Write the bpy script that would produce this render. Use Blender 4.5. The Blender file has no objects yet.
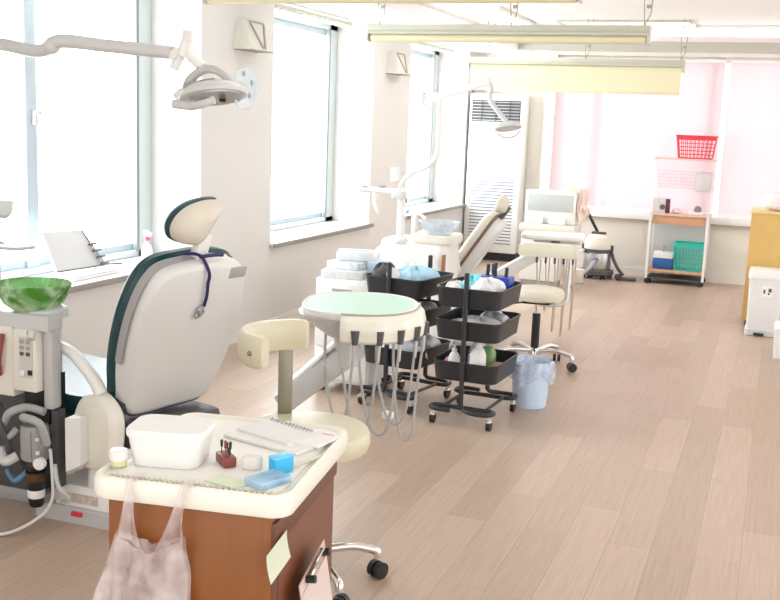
import bpy, bmesh, math, random
from mathutils import Vector, Matrix, Euler
random.seed(7)
PI = math.pi
scene = bpy.context.scene
COL = scene.collection
R = math.radians

# ------------------------------------------------------------------ camera
F_PX, YAW, PITCH, ROLL, EYE = 1031.58, .3539, .1709, .0386, Vector((0, 0, 1.5))
_r = Vector((math.cos(YAW), math.sin(YAW), 0)); _f = Vector((-math.sin(YAW), math.cos(YAW), 0)); _u = Vector((0, 0, 1))
_f2 = _f * math.cos(PITCH) - _u * math.sin(PITCH); _u2 = _u * math.cos(PITCH) + _f * math.sin(PITCH)
_r3 = _r * math.cos(ROLL) + _u2 * math.sin(ROLL); _u3 = _u2 * math.cos(ROLL) - _r * math.sin(ROLL)
cam = bpy.data.cameras.new('camera'); cam_o = bpy.data.objects.new('camera', cam); COL.objects.link(cam_o)
cam.sensor_width = 36; cam.lens = 36 * F_PX / 780; cam.clip_start = .05
M = Matrix.Identity(4)
for i in range(3):
    M[i][0] = _r3[i]; M[i][1] = _u3[i]; M[i][2] = -_f2[i]; M[i][3] = EYE[i]
cam_o.matrix_world = M
scene.camera = cam_o

def _ray(x, y): return _f2 + _r3 * ((x - 390) / F_PX) + _u3 * ((300 - y) / F_PX)
def atY(x, y, Y): d = _ray(x, y); return EYE + d * (Y / d.y)
def atZ(x, y, z): d = _ray(x, y); return EYE + d * ((z - 1.5) / d.z)
def atX(x, y, X): d = _ray(x, y); return EYE + d * (X / d.x)

# ------------------------------------------------------------------ materials
def mat(name, col, rough=.5, metal=0., trans=0., emis=None, es=0., alpha=1., spec=None, bump=0., bscale=60., var=0., coat=0.):
    m = bpy.data.materials.new(name); m.use_nodes = True
    nt = m.node_tree; b = nt.nodes['Principled BSDF']
    b.inputs['Base Color'].default_value = (*col, 1); b.inputs['Roughness'].default_value = rough
    b.inputs['Metallic'].default_value = metal; b.inputs['Transmission Weight'].default_value = trans
    b.inputs['Alpha'].default_value = alpha; b.inputs['Coat Weight'].default_value = coat
    if spec is not None: b.inputs['Specular IOR Level'].default_value = spec
    if emis: b.inputs['Emission Color'].default_value = (*emis, 1); b.inputs['Emission Strength'].default_value = es
    tc = nt.nodes.new('ShaderNodeTexCoord'); n = nt.nodes.new('ShaderNodeTexNoise')
    n.inputs['Scale'].default_value = bscale; n.inputs['Detail'].default_value = 3
    nt.links.new(tc.outputs['Object'], n.inputs['Vector'])
    if var > 0:
        mx = nt.nodes.new('ShaderNodeMixRGB'); mx.inputs['Color1'].default_value = (*[c * (1 - var) for c in col], 1)
        mx.inputs['Color2'].default_value = (*[min(1, c * (1 + var)) for c in col], 1)
        nt.links.new(n.outputs['Fac'], mx.inputs['Fac']); nt.links.new(mx.outputs['Color'], b.inputs['Base Color'])
    if bump > 0:
        bp = nt.nodes.new('ShaderNodeBump'); bp.inputs['Strength'].default_value = bump; bp.inputs['Distance'].default_value = .004
        nt.links.new(n.outputs['Fac'], bp.inputs['Height']); nt.links.new(bp.outputs['Normal'], b.inputs['Normal'])
    return m

WALL = mat('wall_paint', (.725, .712, .69), .85, bump=.15, bscale=220, var=.015)
CEIL = mat('ceiling_paint', (.86, .85, .84), .9, var=.01)
BASEB = mat('baseboard_vinyl', (.80, .76, .70), .5)
WHITE = mat('white_plastic', (.84, .835, .82), .32, var=.01)
SHELLW = mat('chair_shell_white', (.70, .695, .685), .35, var=.012)
OFFW = mat('warm_white_plastic', (.80, .77, .69), .35, var=.01)
CREAM = mat('cream_plastic', (.86, .845, .76), .35, var=.01)
LEATHER = mat('cream_vinyl', (.67, .63, .47), .38, bump=.2, bscale=300, var=.02)
LEATHER2 = mat('pale_beige_vinyl', (.70, .66, .54), .4, bump=.2, bscale=300)
HEADBACK = mat('headrest_beige', (.66, .61, .52), .4, var=.02)
TEAL = mat('dark_teal_vinyl', (.006, .045, .055), .38, bump=.1, bscale=300)
BROWNV = mat('brown_vinyl_edge', (.32, .19, .13), .4)
GREY = mat('grey_plastic', (.36, .36, .36), .4, var=.02)
MIDGREY = mat('silver_grey_plastic', (.52, .52, .51), .35)
LGREY = mat('light_grey_plastic', (.62, .63, .63), .4)
DGREY = mat('dark_grey_plastic', (.08, .08, .085), .45)
BLACK = mat('black_plastic', (.012, .012, .013), .4)
CARTM = mat('black_powder_coat', (.020, .021, .024), .42, bump=.1, bscale=400)
CHROME = mat('chrome', (.78, .78, .78), .16, 1.)
STEEL = mat('brushed_steel', (.55, .55, .56), .35, 1., var=.05)
DSTEEL = mat('dull_bronze_steel', (.27, .25, .20), .4, .6)
ALU = mat('window_aluminium', (.56, .61, .60), .45, .3)
ALUW = mat('pale_aluminium', (.46, .55, .60), .4, .2)
DALU = mat('dark_gasket', (.20, .24, .24), .5)
MINT = mat('mint_rubber', (.48, .70, .58), .5, var=.02)
NAVY = mat('navy_cord', (.02, .015, .10), .6)
RED = mat('red_plastic', (.70, .03, .06), .4)
TEALP = mat('turquoise_plastic', (.03, .55, .45), .4)
BLUEP = mat('royal_blue_plastic', (.01, .05, .42), .4)
CYAN = mat('cyan_plastic', (.03, .45, .80), .4)
LBLUE = mat('pale_blue_paper', (.42, .68, .86), .6, var=.15, bscale=25)
SKYBAG = mat('pale_blue_bag', (.60, .74, .94), .35, var=.06, bscale=12, bump=.4)
PAPER = mat('white_paper', (.85, .85, .84), .7)
SHADEP = mat('crumpled_white_plastic', (.80, .82, .84), .35, var=.10, bscale=30, bump=.6)
GPAPER = mat('pale_green_paper', (.72, .82, .62), .7)
YELLOWP = mat('cream_note_paper', (.72, .70, .55), .7, var=.03)
PINKP = mat('pink_ink', (.75, .35, .38), .6)
PINKCARD = mat('pinkish_board', (.66, .52, .47), .55, var=.02)
PINKCLOTH = mat('pink_cloth', (.86, .73, .67), .9, var=.10, bscale=14, bump=.5)
PINKBAG = mat('magenta_plastic', (.65, .22, .42), .4)
GREENB = mat('green_bottle', (.20, .36, .12), .35)
BURBLOCK = mat('red_brown_block', (.23, .055, .04), .4)
WOODY = mat('yellow_wood', (.66, .43, .14), .45, var=.08, bscale=9)
WOODO = mat('orange_wood', (.62, .34, .20), .45, var=.08, bscale=9)
AMBER = mat('amber_cup', (.10, .05, .015), .25)
IVORYBLIND = mat('ivory_blind', (.74, .69, .47), .7)
BLINDRAIL = mat('grey_green_rail', (.52, .52, .43), .5)
CHAINM = mat('hanger_metal', (.35, .33, .28), .5, .3)
HOSE = mat('grey_hose', (.40, .40, .40), .45)
HOSEB = mat('tan_hose', (.50, .40, .30), .5)
SPEAKER = mat('beige_speaker', (.70, .68, .61), .6, var=.02)
SPEAKERD = mat('speaker_grille', (.40, .37, .32), .7, var=.35, bscale=90)
FLUO = mat('fluorescent_tube', (.9, .9, .85), .5, emis=(1, .97, .90), es=7)
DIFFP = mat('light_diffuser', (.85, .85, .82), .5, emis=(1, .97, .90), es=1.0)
PANE = mat('frosted_daylight_glass', (.8, .85, .88), .3, emis=(.93, .97, 1.), es=5.5)
PANEB = mat('back_daylight_glass', (.8, .85, .88), .3, emis=(1, .98, .98), es=1.45)
LCDM = mat('grey_screen', (.55, .60, .60), .3)
ICON = mat('dark_print', (.10, .10, .11), .5)

def glassy(name, col, rough=.05, alpha=.35, col2=None, scale=14):
    m = bpy.data.materials.new(name); m.use_nodes = True; nt = m.node_tree; nt.nodes.clear()
    out = nt.nodes.new('ShaderNodeOutputMaterial'); mx = nt.nodes.new('ShaderNodeMixShader')
    tr = nt.nodes.new('ShaderNodeBsdfTransparent'); p = nt.nodes.new('ShaderNodeBsdfPrincipled')
    tr.inputs['Color'].default_value = (*[min(1, .35 + c * .65) for c in col], 1)
    p.inputs['Base Color'].default_value = (*col, 1); p.inputs['Roughness'].default_value = rough
    lw = nt.nodes.new('ShaderNodeTexNoise'); lw.inputs['Scale'].default_value = scale
    mr = nt.nodes.new('ShaderNodeMapRange'); mr.inputs['To Min'].default_value = max(0, alpha - .2); mr.inputs['To Max'].default_value = min(1, alpha + .2)
    mr.inputs['From Min'].default_value = .3; mr.inputs['From Max'].default_value = .7
    tc = nt.nodes.new('ShaderNodeTexCoord'); nt.links.new(tc.outputs['Object'], lw.inputs['Vector'])
    nt.links.new(lw.outputs['Fac'], mr.inputs['Value']); nt.links.new(mr.outputs['Result'], mx.inputs['Fac'])
    if col2:
        cm = nt.nodes.new('ShaderNodeValToRGB'); cm.color_ramp.elements[0].position = .40; cm.color_ramp.elements[0].color = (*col, 1); cm.color_ramp.elements[1].position = .60; cm.color_ramp.elements[1].color = (*col2, 1)
        lw.inputs['Distortion'].default_value = 2.5; nt.links.new(lw.outputs['Fac'], cm.inputs['Fac']); nt.links.new(cm.outputs['Color'], p.inputs['Base Color'])
    nt.links.new(tr.outputs[0], mx.inputs[1]); nt.links.new(p.outputs[0], mx.inputs[2]); nt.links.new(mx.outputs[0], out.inputs[0])
    return m
GREENGLASS = glassy('green_bowl_glass', (.13, .40, .06), .05, .62, (.58, .80, .52), 6)
CLEARPL = glassy('clear_plastic', (.80, .86, .90), .1, .45)
CLEARBLUE = glassy('clear_blue_plastic', (.55, .76, .93), .1, .5)
BAGPL = glassy('thin_bag_plastic', (.88, .82, .82), .25, .36)
LINER = glassy('bin_liner_plastic', (.84, .90, .97), .25, .42)

def blind_mat():
    m = bpy.data.materials.new('pink_roller_blind'); m.use_nodes = True; nt = m.node_tree; nt.nodes.clear()
    out = nt.nodes.new('ShaderNodeOutputMaterial'); ad = nt.nodes.new('ShaderNodeMixShader')
    d = nt.nodes.new('ShaderNodeBsdfDiffuse'); t = nt.nodes.new('ShaderNodeBsdfTranslucent')
    n = nt.nodes.new('ShaderNodeTexNoise'); n.inputs['Scale'].default_value = 2.2
    cr = nt.nodes.new('ShaderNodeMixRGB'); cr.inputs['Color1'].default_value = (.82, .71, .735, 1); cr.inputs['Color2'].default_value = (.85, .765, .775, 1)
    nt.links.new(n.outputs['Fac'], cr.inputs['Fac'])
    for s in (d, t): nt.links.new(cr.outputs[0], s.inputs['Color'])
    ad.inputs['Fac'].default_value = .5
    nt.links.new(d.outputs[0], ad.inputs[1]); nt.links.new(t.outputs[0], ad.inputs[2]); nt.links.new(ad.outputs[0], out.inputs[0])
    return m
BLIND = blind_mat()

def floor_mat():
    m = bpy.data.materials.new('wood_plank_vinyl'); m.use_nodes = True; nt = m.node_tree; b = nt.nodes['Principled BSDF']
    tc = nt.nodes.new('ShaderNodeTexCoord'); mp = nt.nodes.new('ShaderNodeMapping'); mp.inputs['Rotation'].default_value = (0, 0, PI / 2)
    nt.links.new(tc.outputs['Object'], mp.inputs['Vector'])
    br = nt.nodes.new('ShaderNodeTexBrick'); br.offset = .37; br.inputs['Scale'].default_value = 1
    br.inputs['Brick Width'].default_value = .92; br.inputs['Row Height'].default_value = .155; br.inputs['Mortar Size'].default_value = .0012
    br.inputs['Color1'].default_value = (.43, .322, .247, 1); br.inputs['Color2'].default_value = (.525, .402, .318, 1)
    br.inputs['Mortar'].default_value = (.36, .265, .20, 1); br.inputs['Bias'].default_value = 0
    nt.links.new(mp.outputs[0], br.inputs['Vector'])
    mp2 = nt.nodes.new('ShaderNodeMapping'); mp2.inputs['Scale'].default_value = (38, 1.6, 1)
    nt.links.new(tc.outputs['Object'], mp2.inputs['Vector'])
    n = nt.nodes.new('ShaderNodeTexNoise'); n.inputs['Scale'].default_value = 2.2; n.inputs['Detail'].default_value = 5; n.inputs['Roughness'].default_value = .65
    nt.links.new(mp2.outputs[0], n.inputs['Vector'])
    cr = nt.nodes.new('ShaderNodeValToRGB'); cr.color_ramp.elements[0].position = .3; cr.color_ramp.elements[0].color = (.86, .85, .84, 1)
    cr.color_ramp.elements[1].position = .72; cr.color_ramp.elements[1].color = (1.08, 1.08, 1.08, 1)
    nt.links.new(n.outputs['Fac'], cr.inputs['Fac'])
    mx = nt.nodes.new('ShaderNodeMixRGB'); mx.blend_type = 'MULTIPLY'; mx.inputs['Fac'].default_value = 1
    nt.links.new(br.outputs['Color'], mx.inputs['Color1']); nt.links.new(cr.outputs['Color'], mx.inputs['Color2'])
    nt.links.new(mx.outputs[0], b.inputs['Base Color']); b.inputs['Roughness'].default_value = .36
    b.inputs['Specular IOR Level'].default_value = .45
    return m
FLOORM = floor_mat()

def cab_wood():
    m = bpy.data.materials.new('red_brown_laminate'); m.use_nodes = True; nt = m.node_tree; b = nt.nodes['Principled BSDF']
    tc = nt.nodes.new('ShaderNodeTexCoord'); mp = nt.nodes.new('ShaderNodeMapping'); mp.inputs['Scale'].default_value = (30, 30, 1.5)
    n = nt.nodes.new('ShaderNodeTexNoise'); n.inputs['Scale'].default_value = 3; n.inputs['Detail'].default_value = 4
    cr = nt.nodes.new('ShaderNodeValToRGB'); cr.color_ramp.elements[0].color = (.21, .062, .006, 1); cr.color_ramp.elements[1].color = (.275, .085, .010, 1)
    nt.links.new(tc.outputs['Object'], mp.inputs[0]); nt.links.new(mp.outputs[0], n.inputs['Vector']); nt.links.new(n.outputs['Fac'], cr.inputs[0])
    nt.links.new(cr.outputs[0], b.inputs['Base Color']); b.inputs['Roughness'].default_value = .4
    return m
CABW = cab_wood()
CABTRIM = mat('dark_brown_trim', (.13, .045, .022), .4)

# ------------------------------------------------------------------ mesh builder
def spline(pts, n=8):
    P = [Vector(p) for p in pts]
    if len(P) < 3: return P
    out = []
    for i in range(len(P) - 1):
        a = P[max(i - 1, 0)]; b = P[i]; c = P[i + 1]; d = P[min(i + 2, len(P) - 1)]
        for k in range(n):
            t = k / n
            out.append(.5 * ((2 * b) + (c - a) * t + (2 * a - 5 * b + 4 * c - d) * t * t + (3 * b - a - 3 * c + d) * t ** 3))
    out.append(P[-1]); return out

def rrect(w, h, r, n=5):
    pts = []
    for sx, sy, a0 in ((1, 1, 0), (-1, 1, 90), (-1, -1, 180), (1, -1, 270)):
        cx, cy = sx * (w / 2 - r), sy * (h / 2 - r)
        for k in range(n + 1):
            a = R(a0 + 90 * k / n); pts.append((cx + r * math.cos(a), cy + r * math.sin(a)))
    return pts
def ellipse(a, b, n=32): return [(a * math.cos(2 * PI * k / n), b * math.sin(2 * PI * k / n)) for k in range(n)]

def frame(p, x, z):
    """matrix with origin p, local x axis x, local z axis z"""
    z = Vector(z).normalized(); x = Vector(x); x = (x - z * x.dot(z)).normalized(); y = z.cross(x)
    m = Matrix.Identity(4)
    for i in range(3): m[i][0] = x[i]; m[i][1] = y[i]; m[i][2] = z[i]; m[i][3] = p[i]
    return m

class MB:
    def __init__(s): s.bm = bmesh.new(); s.M = None
    def _T(s, M): 
        if s.M is not None: return s.M @ M if M is not None else s.M
        return M if M is not None else Matrix.Identity(4)
    def merge(s, b, M=None):
        b.transform(s._T(M)); me = bpy.data.meshes.new('tmp'); b.to_mesh(me); s.bm.from_mesh(me); b.free(); bpy.data.meshes.remove(me)
        return s
    def box(s, c, d, rot=(0, 0, 0), bev=0., seg=2, M=None):
        b = bmesh.new(); bmesh.ops.create_cube(b, size=1)
        bmesh.ops.scale(b, vec=d, verts=b.verts)
        if bev > 0: bmesh.ops.bevel(b, geom=b.edges[:], offset=min(bev, min(d) * .49), segments=seg, affect='EDGES', profile=.5)
        m = Matrix.Translation(c) @ Euler(rot).to_matrix().to_4x4()
        return s.merge(b, M @ m if M is not None else m)
    def span(s, a, b, bev=0.): 
        return s.box([(a[i] + b[i]) / 2 for i in range(3)], [abs(b[i] - a[i]) for i in range(3)], bev=bev)
    def bar(s, p, q, w, h, up=(0, 0, 1), bev=0.):
        p, q = Vector(p), Vector(q); L = (q - p).length; up = Vector(up)
        if abs((q - p).normalized().dot(up)) > .98: up = Vector((1, 0, 0))
        m = frame((p + q) / 2, q - p, up - (q - p).normalized() * up.dot((q - p).normalized()))
        return s.box((0, 0, 0), (L, w, h), bev=bev, M=m)
    def tube(s, pts, r, n=10, sm=0, closed=False):
        P = spline(pts, sm) if sm else [Vector(p) for p in pts]
        k = len(P); rs = r if isinstance(r, (list, tuple)) else [r] * k
        if len(rs) != k: rs = [rs[0] + (rs[-1] - rs[0]) * i / (k - 1) for i in range(k)]
        b = bmesh.new(); rings = []; nrm = None
        for i, p in enumerate(P):
            if closed: t = P[(i + 1) % k] - P[i - 1]
            else: t = P[min(i + 1, k - 1)] - P[max(i - 1, 0)]
            if t.length < 1e-9: t = Vector((0, 0, 1))
            t.normalize()
            if nrm is None:
                nrm = Vector((0, 0, 1)) if abs(t.z) < .9 else Vector((1, 0, 0))
            nrm = nrm - t * nrm.dot(t)
            if nrm.length < 1e-6: nrm = t.orthogonal()
            nrm.normalize(); bi = t.cross(nrm)
            rings.append([b.verts.new(p + (nrm * math.cos(2 * PI * j / n) + bi * math.sin(2 * PI * j / n)) * rs[i]) for j in range(n)])
        for i in range(k if closed else k - 1):
            A, B = rings[i], rings[(i + 1) % k]
            for j in range(n): b.faces.new((A[j], A[(j + 1) % n], B[(j + 1) % n], B[j]))
        if not closed: b.faces.new(rings[0][::-1]); b.faces.new(rings[-1])
        return s.merge(b)
    def cyl(s, p, q, r, r2=None, n=20):
        return s.tube([p, q], [r, r if r2 is None else r2], n)
    def loft(s, layers, M=None, cap0=True, cap1=True):
        b = bmesh.new(); rings = [[b.verts.new(p) for p in L] for L in layers]; n = len(rings[0])
        for A, B in zip(rings, rings[1:]):
            for j in range(n): b.faces.new((A[j], A[(j + 1) % n], B[(j + 1) % n], B[j]))
        if cap0: b.faces.new(rings[0][::-1])
        if cap1: b.faces.new(rings[-1])
        bmesh.ops.recalc_face_normals(b, faces=b.faces[:])
        return s.merge(b, M)
    def pad(s, outline, layers, M=None):
        """outline in xy; layers = [(z, scale)]"""
        n = len(outline); cx = sum(p[0] for p in outline) / n; cy = sum(p[1] for p in outline) / n
        return s.loft([[(cx + (x - cx) * k, cy + (y - cy) * k, z) for x, y in outline] for z, k in layers], M)
    def lathe(s, prof, c=(0, 0, 0), n=28, M=None, cap=True):
        L = [[(r * math.cos(2 * PI * j / n), r * math.sin(2 * PI * j / n), z) for j in range(n)] for r, z in prof]
        m = Matrix.Translation(c); return s.loft(L, M @ m if M is not None else m, cap, cap)
    def ball(s, c, r, M=None, n=20):
        b = bmesh.new(); bmesh.ops.create_uvsphere(b, u_segments=n, v_segments=n // 2 + 2, radius=1)
        rr = r if isinstance(r, (list, tuple)) else (r, r, r)
        m = Matrix.Translation(c) @ Matrix.Diagonal((*rr, 1)); return s.merge(b, M @ m if M is not None else m)
    def grid(s, fn, nu, nv, thick=0., closed_u=False):
        b = bmesh.new(); V = [[b.verts.new(fn(u / nu, v / nv)) for v in range(nv + 1)] for u in range(nu + (0 if closed_u else 1))]
        for i in range(nu):
            A, B = V[i], V[(i + 1) % len(V)]
            for j in range(nv): b.faces.new((A[j], B[j], B[j + 1], A[j + 1]))
        if thick:
            bmesh.ops.recalc_face_normals(b, faces=b.faces[:])
            bmesh.ops.solidify(b, geom=b.faces[:], thickness=thick)
        return s.merge(b)
    def build(s, name, material, parent=None, local=False, sharp=35):
        if parent is not None and not local:
            s.bm.transform(parent_world(parent).inverted())
        me = bpy.data.meshes.new(name); s.bm.normal_update(); s.bm.to_mesh(me); s.bm.free()
        me.materials.append(material)
        for p in me.polygons: p.use_smooth = True
        me.set_sharp_from_angle(angle=R(sharp))
        o = bpy.data.objects.new(name, me); COL.objects.link(o); o.parent = parent
        return o
def parent_world(o):
    m = o.matrix_basis.copy()
    while o.parent: o = o.parent; m = o.matrix_basis @ m
    return m
def tag(o, label=None, cat=None, group=None, kind=None):
    if label: o['label'] = label
    if cat: o['category'] = cat
    if group: o['group'] = group
    if kind: o['kind'] = kind
    return o
def thing(name, label, cat, loc=(0, 0, 0), rz=0, group=None):
    o = bpy.data.objects.new(name, None); COL.objects.link(o); o.empty_display_size = .05
    o.location = loc; o.rotation_euler = (0, 0, rz); bpy.context.view_layer.update() if False else None
    o.matrix_basis = Matrix.Translation(loc) @ Matrix.Rotation(rz, 4, 'Z')
    return tag(o, label, cat, group)
def copy_tree(o, parent=None):
    c = o.copy(); COL.objects.link(c)
    if parent: c.parent = parent
    for ch in [x for x in COL.objects if x.parent == o]: copy_tree(ch, c)
    return c
def solo(mb, name, material, loc, label, cat, group=None, rz=0.):
    """a thing that is one mesh, drawn in its own local frame"""
    o = mb.build(name, material); o.matrix_basis = Matrix.Translation(loc) @ Matrix.Rotation(rz, 4, 'Z')
    return tag(o, label, cat, group)
def struct(mb, name, material, parent=None): 
    o = mb.build(name, material, parent); 
    if parent is None: o['kind'] = 'structure'
    return o

# ------------------------------------------------------------------ room
XL, YB, ZS, ZC = -3.32, 11.0, 2.30, 2.40          # left wall face, back wall face, soffit, ceiling
XR = 2.6
GX = -3.70                                          # glass plane of the left windows
struct(MB().span((-3.9, -1.2, -.1), (XR, 11.7, 0)), 'floor', FLOORM)
struct(MB().span((-2.72, -1.2, ZC), (XR, 11.0, ZC + .1)), 'ceiling', CEIL)
m = MB(); m.span((-3.9, -1.2, ZS), (-2.72, 11.7, ZC + .1)); struct(m, 'trim_1', CEIL)      # lowered soffit along the windows
wins = [(3.67, 5.55), (6.50, 8.37), (9.31, 11.2)]
m = MB(); 
y0 = -1.2
for a, b in wins:
    m.span((-3.9, y0, 0), (XL, a, ZS)); m.span((-3.9, a, 0), (XL, b, .595)); y0 = b
m.span((-3.9, y0, 0), (XL, 11.7, ZS))
struct(m, 'wall_left', WALL)
for i, (a, b) in enumerate(wins):
    w = tag(thing('window_%d' % (i + 1), None, None, (GX, (a + b) / 2, .62)), kind='structure')
    fr = MB(); z0, z1 = .625, ZS - .002; xo, xi = GX - .08, GX + .035
    fr.span((xo, a + .002, z0), (xi, a + .055, z1)); fr.span((xo, b - .15, z0), (xi, b - .002, z1))
    fr.span((xo, a, z0), (xi, b, z0 + .035)); fr.span((xo, a, z1 - .05), (xi, b, z1)); fr.build('window_frame', ALU, w)
    g = MB(); g.span((xi - .012, b - .172, z0 + .03), (xi + .004, b - .146, z1 - .05)); g.build('gasket', DALU, w)
    s = MB(); mid = {0: 4.465, 1: 6.66, 2: 9.45}[i]
    s.span((xo + .02, mid - .045, z0 + .03), (xi - .02, mid + .045, z1 - .05), .004)
    s.span((xo + .03, a + .05, z0 + .03), (xi - .04, b - .10, z0 + .075)); s.span((xo + .03, a + .05, z1 - .10), (xi - .04, b - .10, z1 - .045))
    s.build('sash', ALUW, w)
    l = MB(); l.box((xi - .008, mid + .01, 1.45), (.03, .025, .075), bev=.006); l.box((xi + .008, mid + .02, 1.475), (.025, .035, .02), bev=.005); l.build('latch', MIDGREY, w)
    p = MB(); p.span((GX - .035, a + .05, z0 + .03), (GX - .028, b - .10, z1 - .045)); p.build('pane', PANE, w)
    sl = MB(); sl.span((GX - .08, a + .002, .595), (XL + .035, b - .002, .622), .004); sl.build('window_sill', mat('sill_white', (.76, .78, .78), .3), w)
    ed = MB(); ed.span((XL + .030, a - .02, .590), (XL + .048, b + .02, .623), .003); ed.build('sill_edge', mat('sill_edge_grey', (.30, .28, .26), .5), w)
    rl = MB(); L0, L1 = a + .04, b - .42
    for dx in (0, .055): rl.span((XL - .06 - dx, L0, 2.255), (XL - .035 - dx, L1, 2.28))
    for k in range(14): y = L0 + .06 + k * (L1 - L0 - .1) / 13; rl.box((XL - .075, y, 2.25), (.10, .03, .02), bev=.004)
    rl.build('curtain_rail', BLINDRAIL, w)
# back wall: recess on the left for the air conditioner, wide window to the right
WX0 = -2.30
m = MB()
m.span((-3.9, 11.55, 0), (-2.36, 11.75, ZC)); 
m.span((-2.40, YB, 0), (WX0, YB + .57, ZC)); m.span((WX0, YB, 0), (XR, YB + .25, .60)); m.span((WX0, YB, 2.26), (XR, YB + .25, ZC))
struct(m, 'wall_back', mat('back_wall_cream', (.80, .755, .69), .85, bump=.15, bscale=220, var=.015))
m = MB(); m.span((WX0 - .035, YB - .02, .62), (WX0 + .012, YB + .03, 2.26), .004); struct(m, 'trim_3', mat('white_casing', (.85, .85, .85), .4))
m = MB(); m.span((-2.72, YB - .03, ZS), (XR, YB + .0, ZC)); struct(m, 'trim_2', mat('cornice_grey', (.50, .49, .43), .6))
m = MB(); m.span((-2.36, YB - .012, 0), (XR, YB, .085)); struct(m, 'baseboard_back', BASEB)
m = MB(); m.span((XL, -1.2, 0), (XL + .012, 11.2, .075)); struct(m, 'baseboard_left', BASEB)
w = tag(thing('window_4', None, None, ((WX0 + XR) / 2, YB, .62)), kind='structure')
m = MB(); m.span((WX0, YB + .17, .62), (XR, YB + .18, 2.26)); m.build('pane', PANEB, w)
m = MB()
for x in (-1.85, -.70, .55, 1.95): m.span((x - .035, YB + .09, .64), (x + .035, YB + .16, 2.25), .004)
m.span((WX0, YB + .09, .62), (XR, YB + .16, .69)); m.span((WX0, YB + .09, 2.2), (XR, YB + .16, 2.26)); m.build('window_frame', mat('white_frame', (.85, .85, .85), .4), w)
m = MB(); m.span((WX0 - .02, YB - .05, .60), (XR, YB + .14, .675), .006); m.build('window_sill', WHITE, w)
m = MB(); m.span((WX0 - .03, YB - .052, .588), (XR, YB - .0, .601)); m.build('sill_edge', mat('sill_shadow_grey', (.42, .38, .33), .6), w)  # thin grey strip, the sill's shadow put in as colour
for k, (xa, xb) in enumerate(((WX0 + .004, -1.79), (-1.75, -.605), (-.560, .60), (.66, 1.88))):
    b = tag(thing('roller_blind', ['pink roller blind at the left end of the back window', 'wide pink roller blind behind the shelf rack',
             'pink roller blind above the yellow wooden cabinet', 'pink roller blind at the right end of the back window'][k], 'blind', ((xa + xb) / 2, YB + .04, 2.2)), group='pink roller blinds of the back window')
    f = MB(); f.box(((xa + xb) / 2, YB + .05, 1.455), (xb - xa, .0012, 1.53)); f.build('fabric', BLIND, b)
    t = MB(); t.cyl((xa, YB + .045, 2.225), (xb, YB + .045, 2.225), .022, n=14); t.build('roller', WHITE, b)
    t = MB(); t.box(((xa + xb) / 2, YB + .05, .692), (xb - xa, .012, .022), bev=.004); t.build('bottom_bar', WHITE, b)

# ------------------------------------------------------------------ ceiling fittings
def tube_light(loc, L, rz, label):
    t = thing('ceiling_light', label, 'ceiling light', loc, rz, 'surface mounted fluorescent fittings')
    b = MB(); b.box((0, 0, -.015), (L, .20, .03), bev=.004)
    for s in (-1, 1): b.box((s * (L / 2 - .02), 0, -.05), (.035, .14, .06), bev=.006)
    b.build('housing', WHITE, t, True)
    for s in (-1, 1):
        f = MB(); f.cyl((-L / 2 + .03, s * .045, -.062), (L / 2 - .03, s * .045, -.062), .018, n=14); f.build('tube', FLUO, t, True)
tube_light((-.52, 9.35, ZC), 1.30, 0, 'long white fluorescent fitting glowing near the back beam')
tube_light((-2.22, 8.55, ZC), 1.25, PI / 2, 'fluorescent fitting on the ceiling above the farthest hanging blind')
tube_light((-1.2, 3.2, ZC), 1.25, 0, 'unseen fluorescent fitting on the ceiling above the brown trolley')  # out of view, there to light the tops from above
tube_light((.6, 5.6, ZC), 1.25, 0, 'unseen fluorescent fitting on the ceiling above the open floor')  # unseen as well, brightens tops and floor of the open area
t = thing('recessed_ceiling_light', 'flat white recessed fluorescent ceiling panel with pale slats', 'ceiling vent', (-1.33, 9.17, ZC))  # recessed fluorescent fixture, its diffuser panel glows
b = MB()
for s in (-1, 1): b.box((0, s * .28, -.008), (1.12, .03, .016), bev=.003); b.box((s * .545, 0, -.008), (.03, .56, .016), bev=.003)
b.build('frame', BLINDRAIL, t, True)
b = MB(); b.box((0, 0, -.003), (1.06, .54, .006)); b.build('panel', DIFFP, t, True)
for k in range(7): 
    b = MB(); b.box((-.45 + k * .15, 0, -.012), (.02, .53, .014), rot=(0, .5, 0)); b.build('slat', WHITE, t, True)
def hanging_blind(xa, xb, y, z, drop, label, wires):
    t = thing('hanging_blind', label, 'blind', ((xa + xb) / 2, y, z), 0, 'suspended partition blinds')
    b = MB(); b.span((xa, y - .035, z - .042), (xb, y + .035, z), .006); b.span((xa + .002, y - .045, z - .056), (xb - .002, y - .03, z - .04)); b.build('head_rail', BLINDRAIL, t)
    b = MB(); b.cyl((xa + .015, y, z - .074), (xb - .015, y, z - .074), .026, n=18); b.build('roll', IVORYBLIND, t)
    for x in (xa, xb):
        e = MB(); e.box((x, y, z - .05), (.012, .07, .10), bev=.004); e.build('end_bracket', BLINDRAIL, t)
    if drop:
        f = MB(); f.span((xa + .02, y - .028, z - drop), (xb - .02, y - .025, z - .085)); f.build('fabric', IVORYBLIND, t)
        f = MB(); f.box(((xa + xb) / 2, y - .026, z - drop), (xb - xa - .04, .014, .02), bev=.005); f.build('bottom_bar', IVORYBLIND, t)
    for x in wires:
        h = MB(); h.tube([(x, y, z), (x - .012, y, z + (ZC - z) * .5), (x, y, ZC)], .0035, 6)
        h.tube([(x, y, z), (x + .03, y, z + .06), (x + .045, y, ZC)], .0035, 6)
        h.box((x + .02, y, z + .1), (.03, .012, .02), bev=.003); h.build('hanger', CHAINM, t)
hanging_blind(-2.46, -.79, 4.15, 2.085, 0, 'rolled up ivory blind hanging nearest, across the top edge of the photo', (-2.1, -1.6, -.9))
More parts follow.
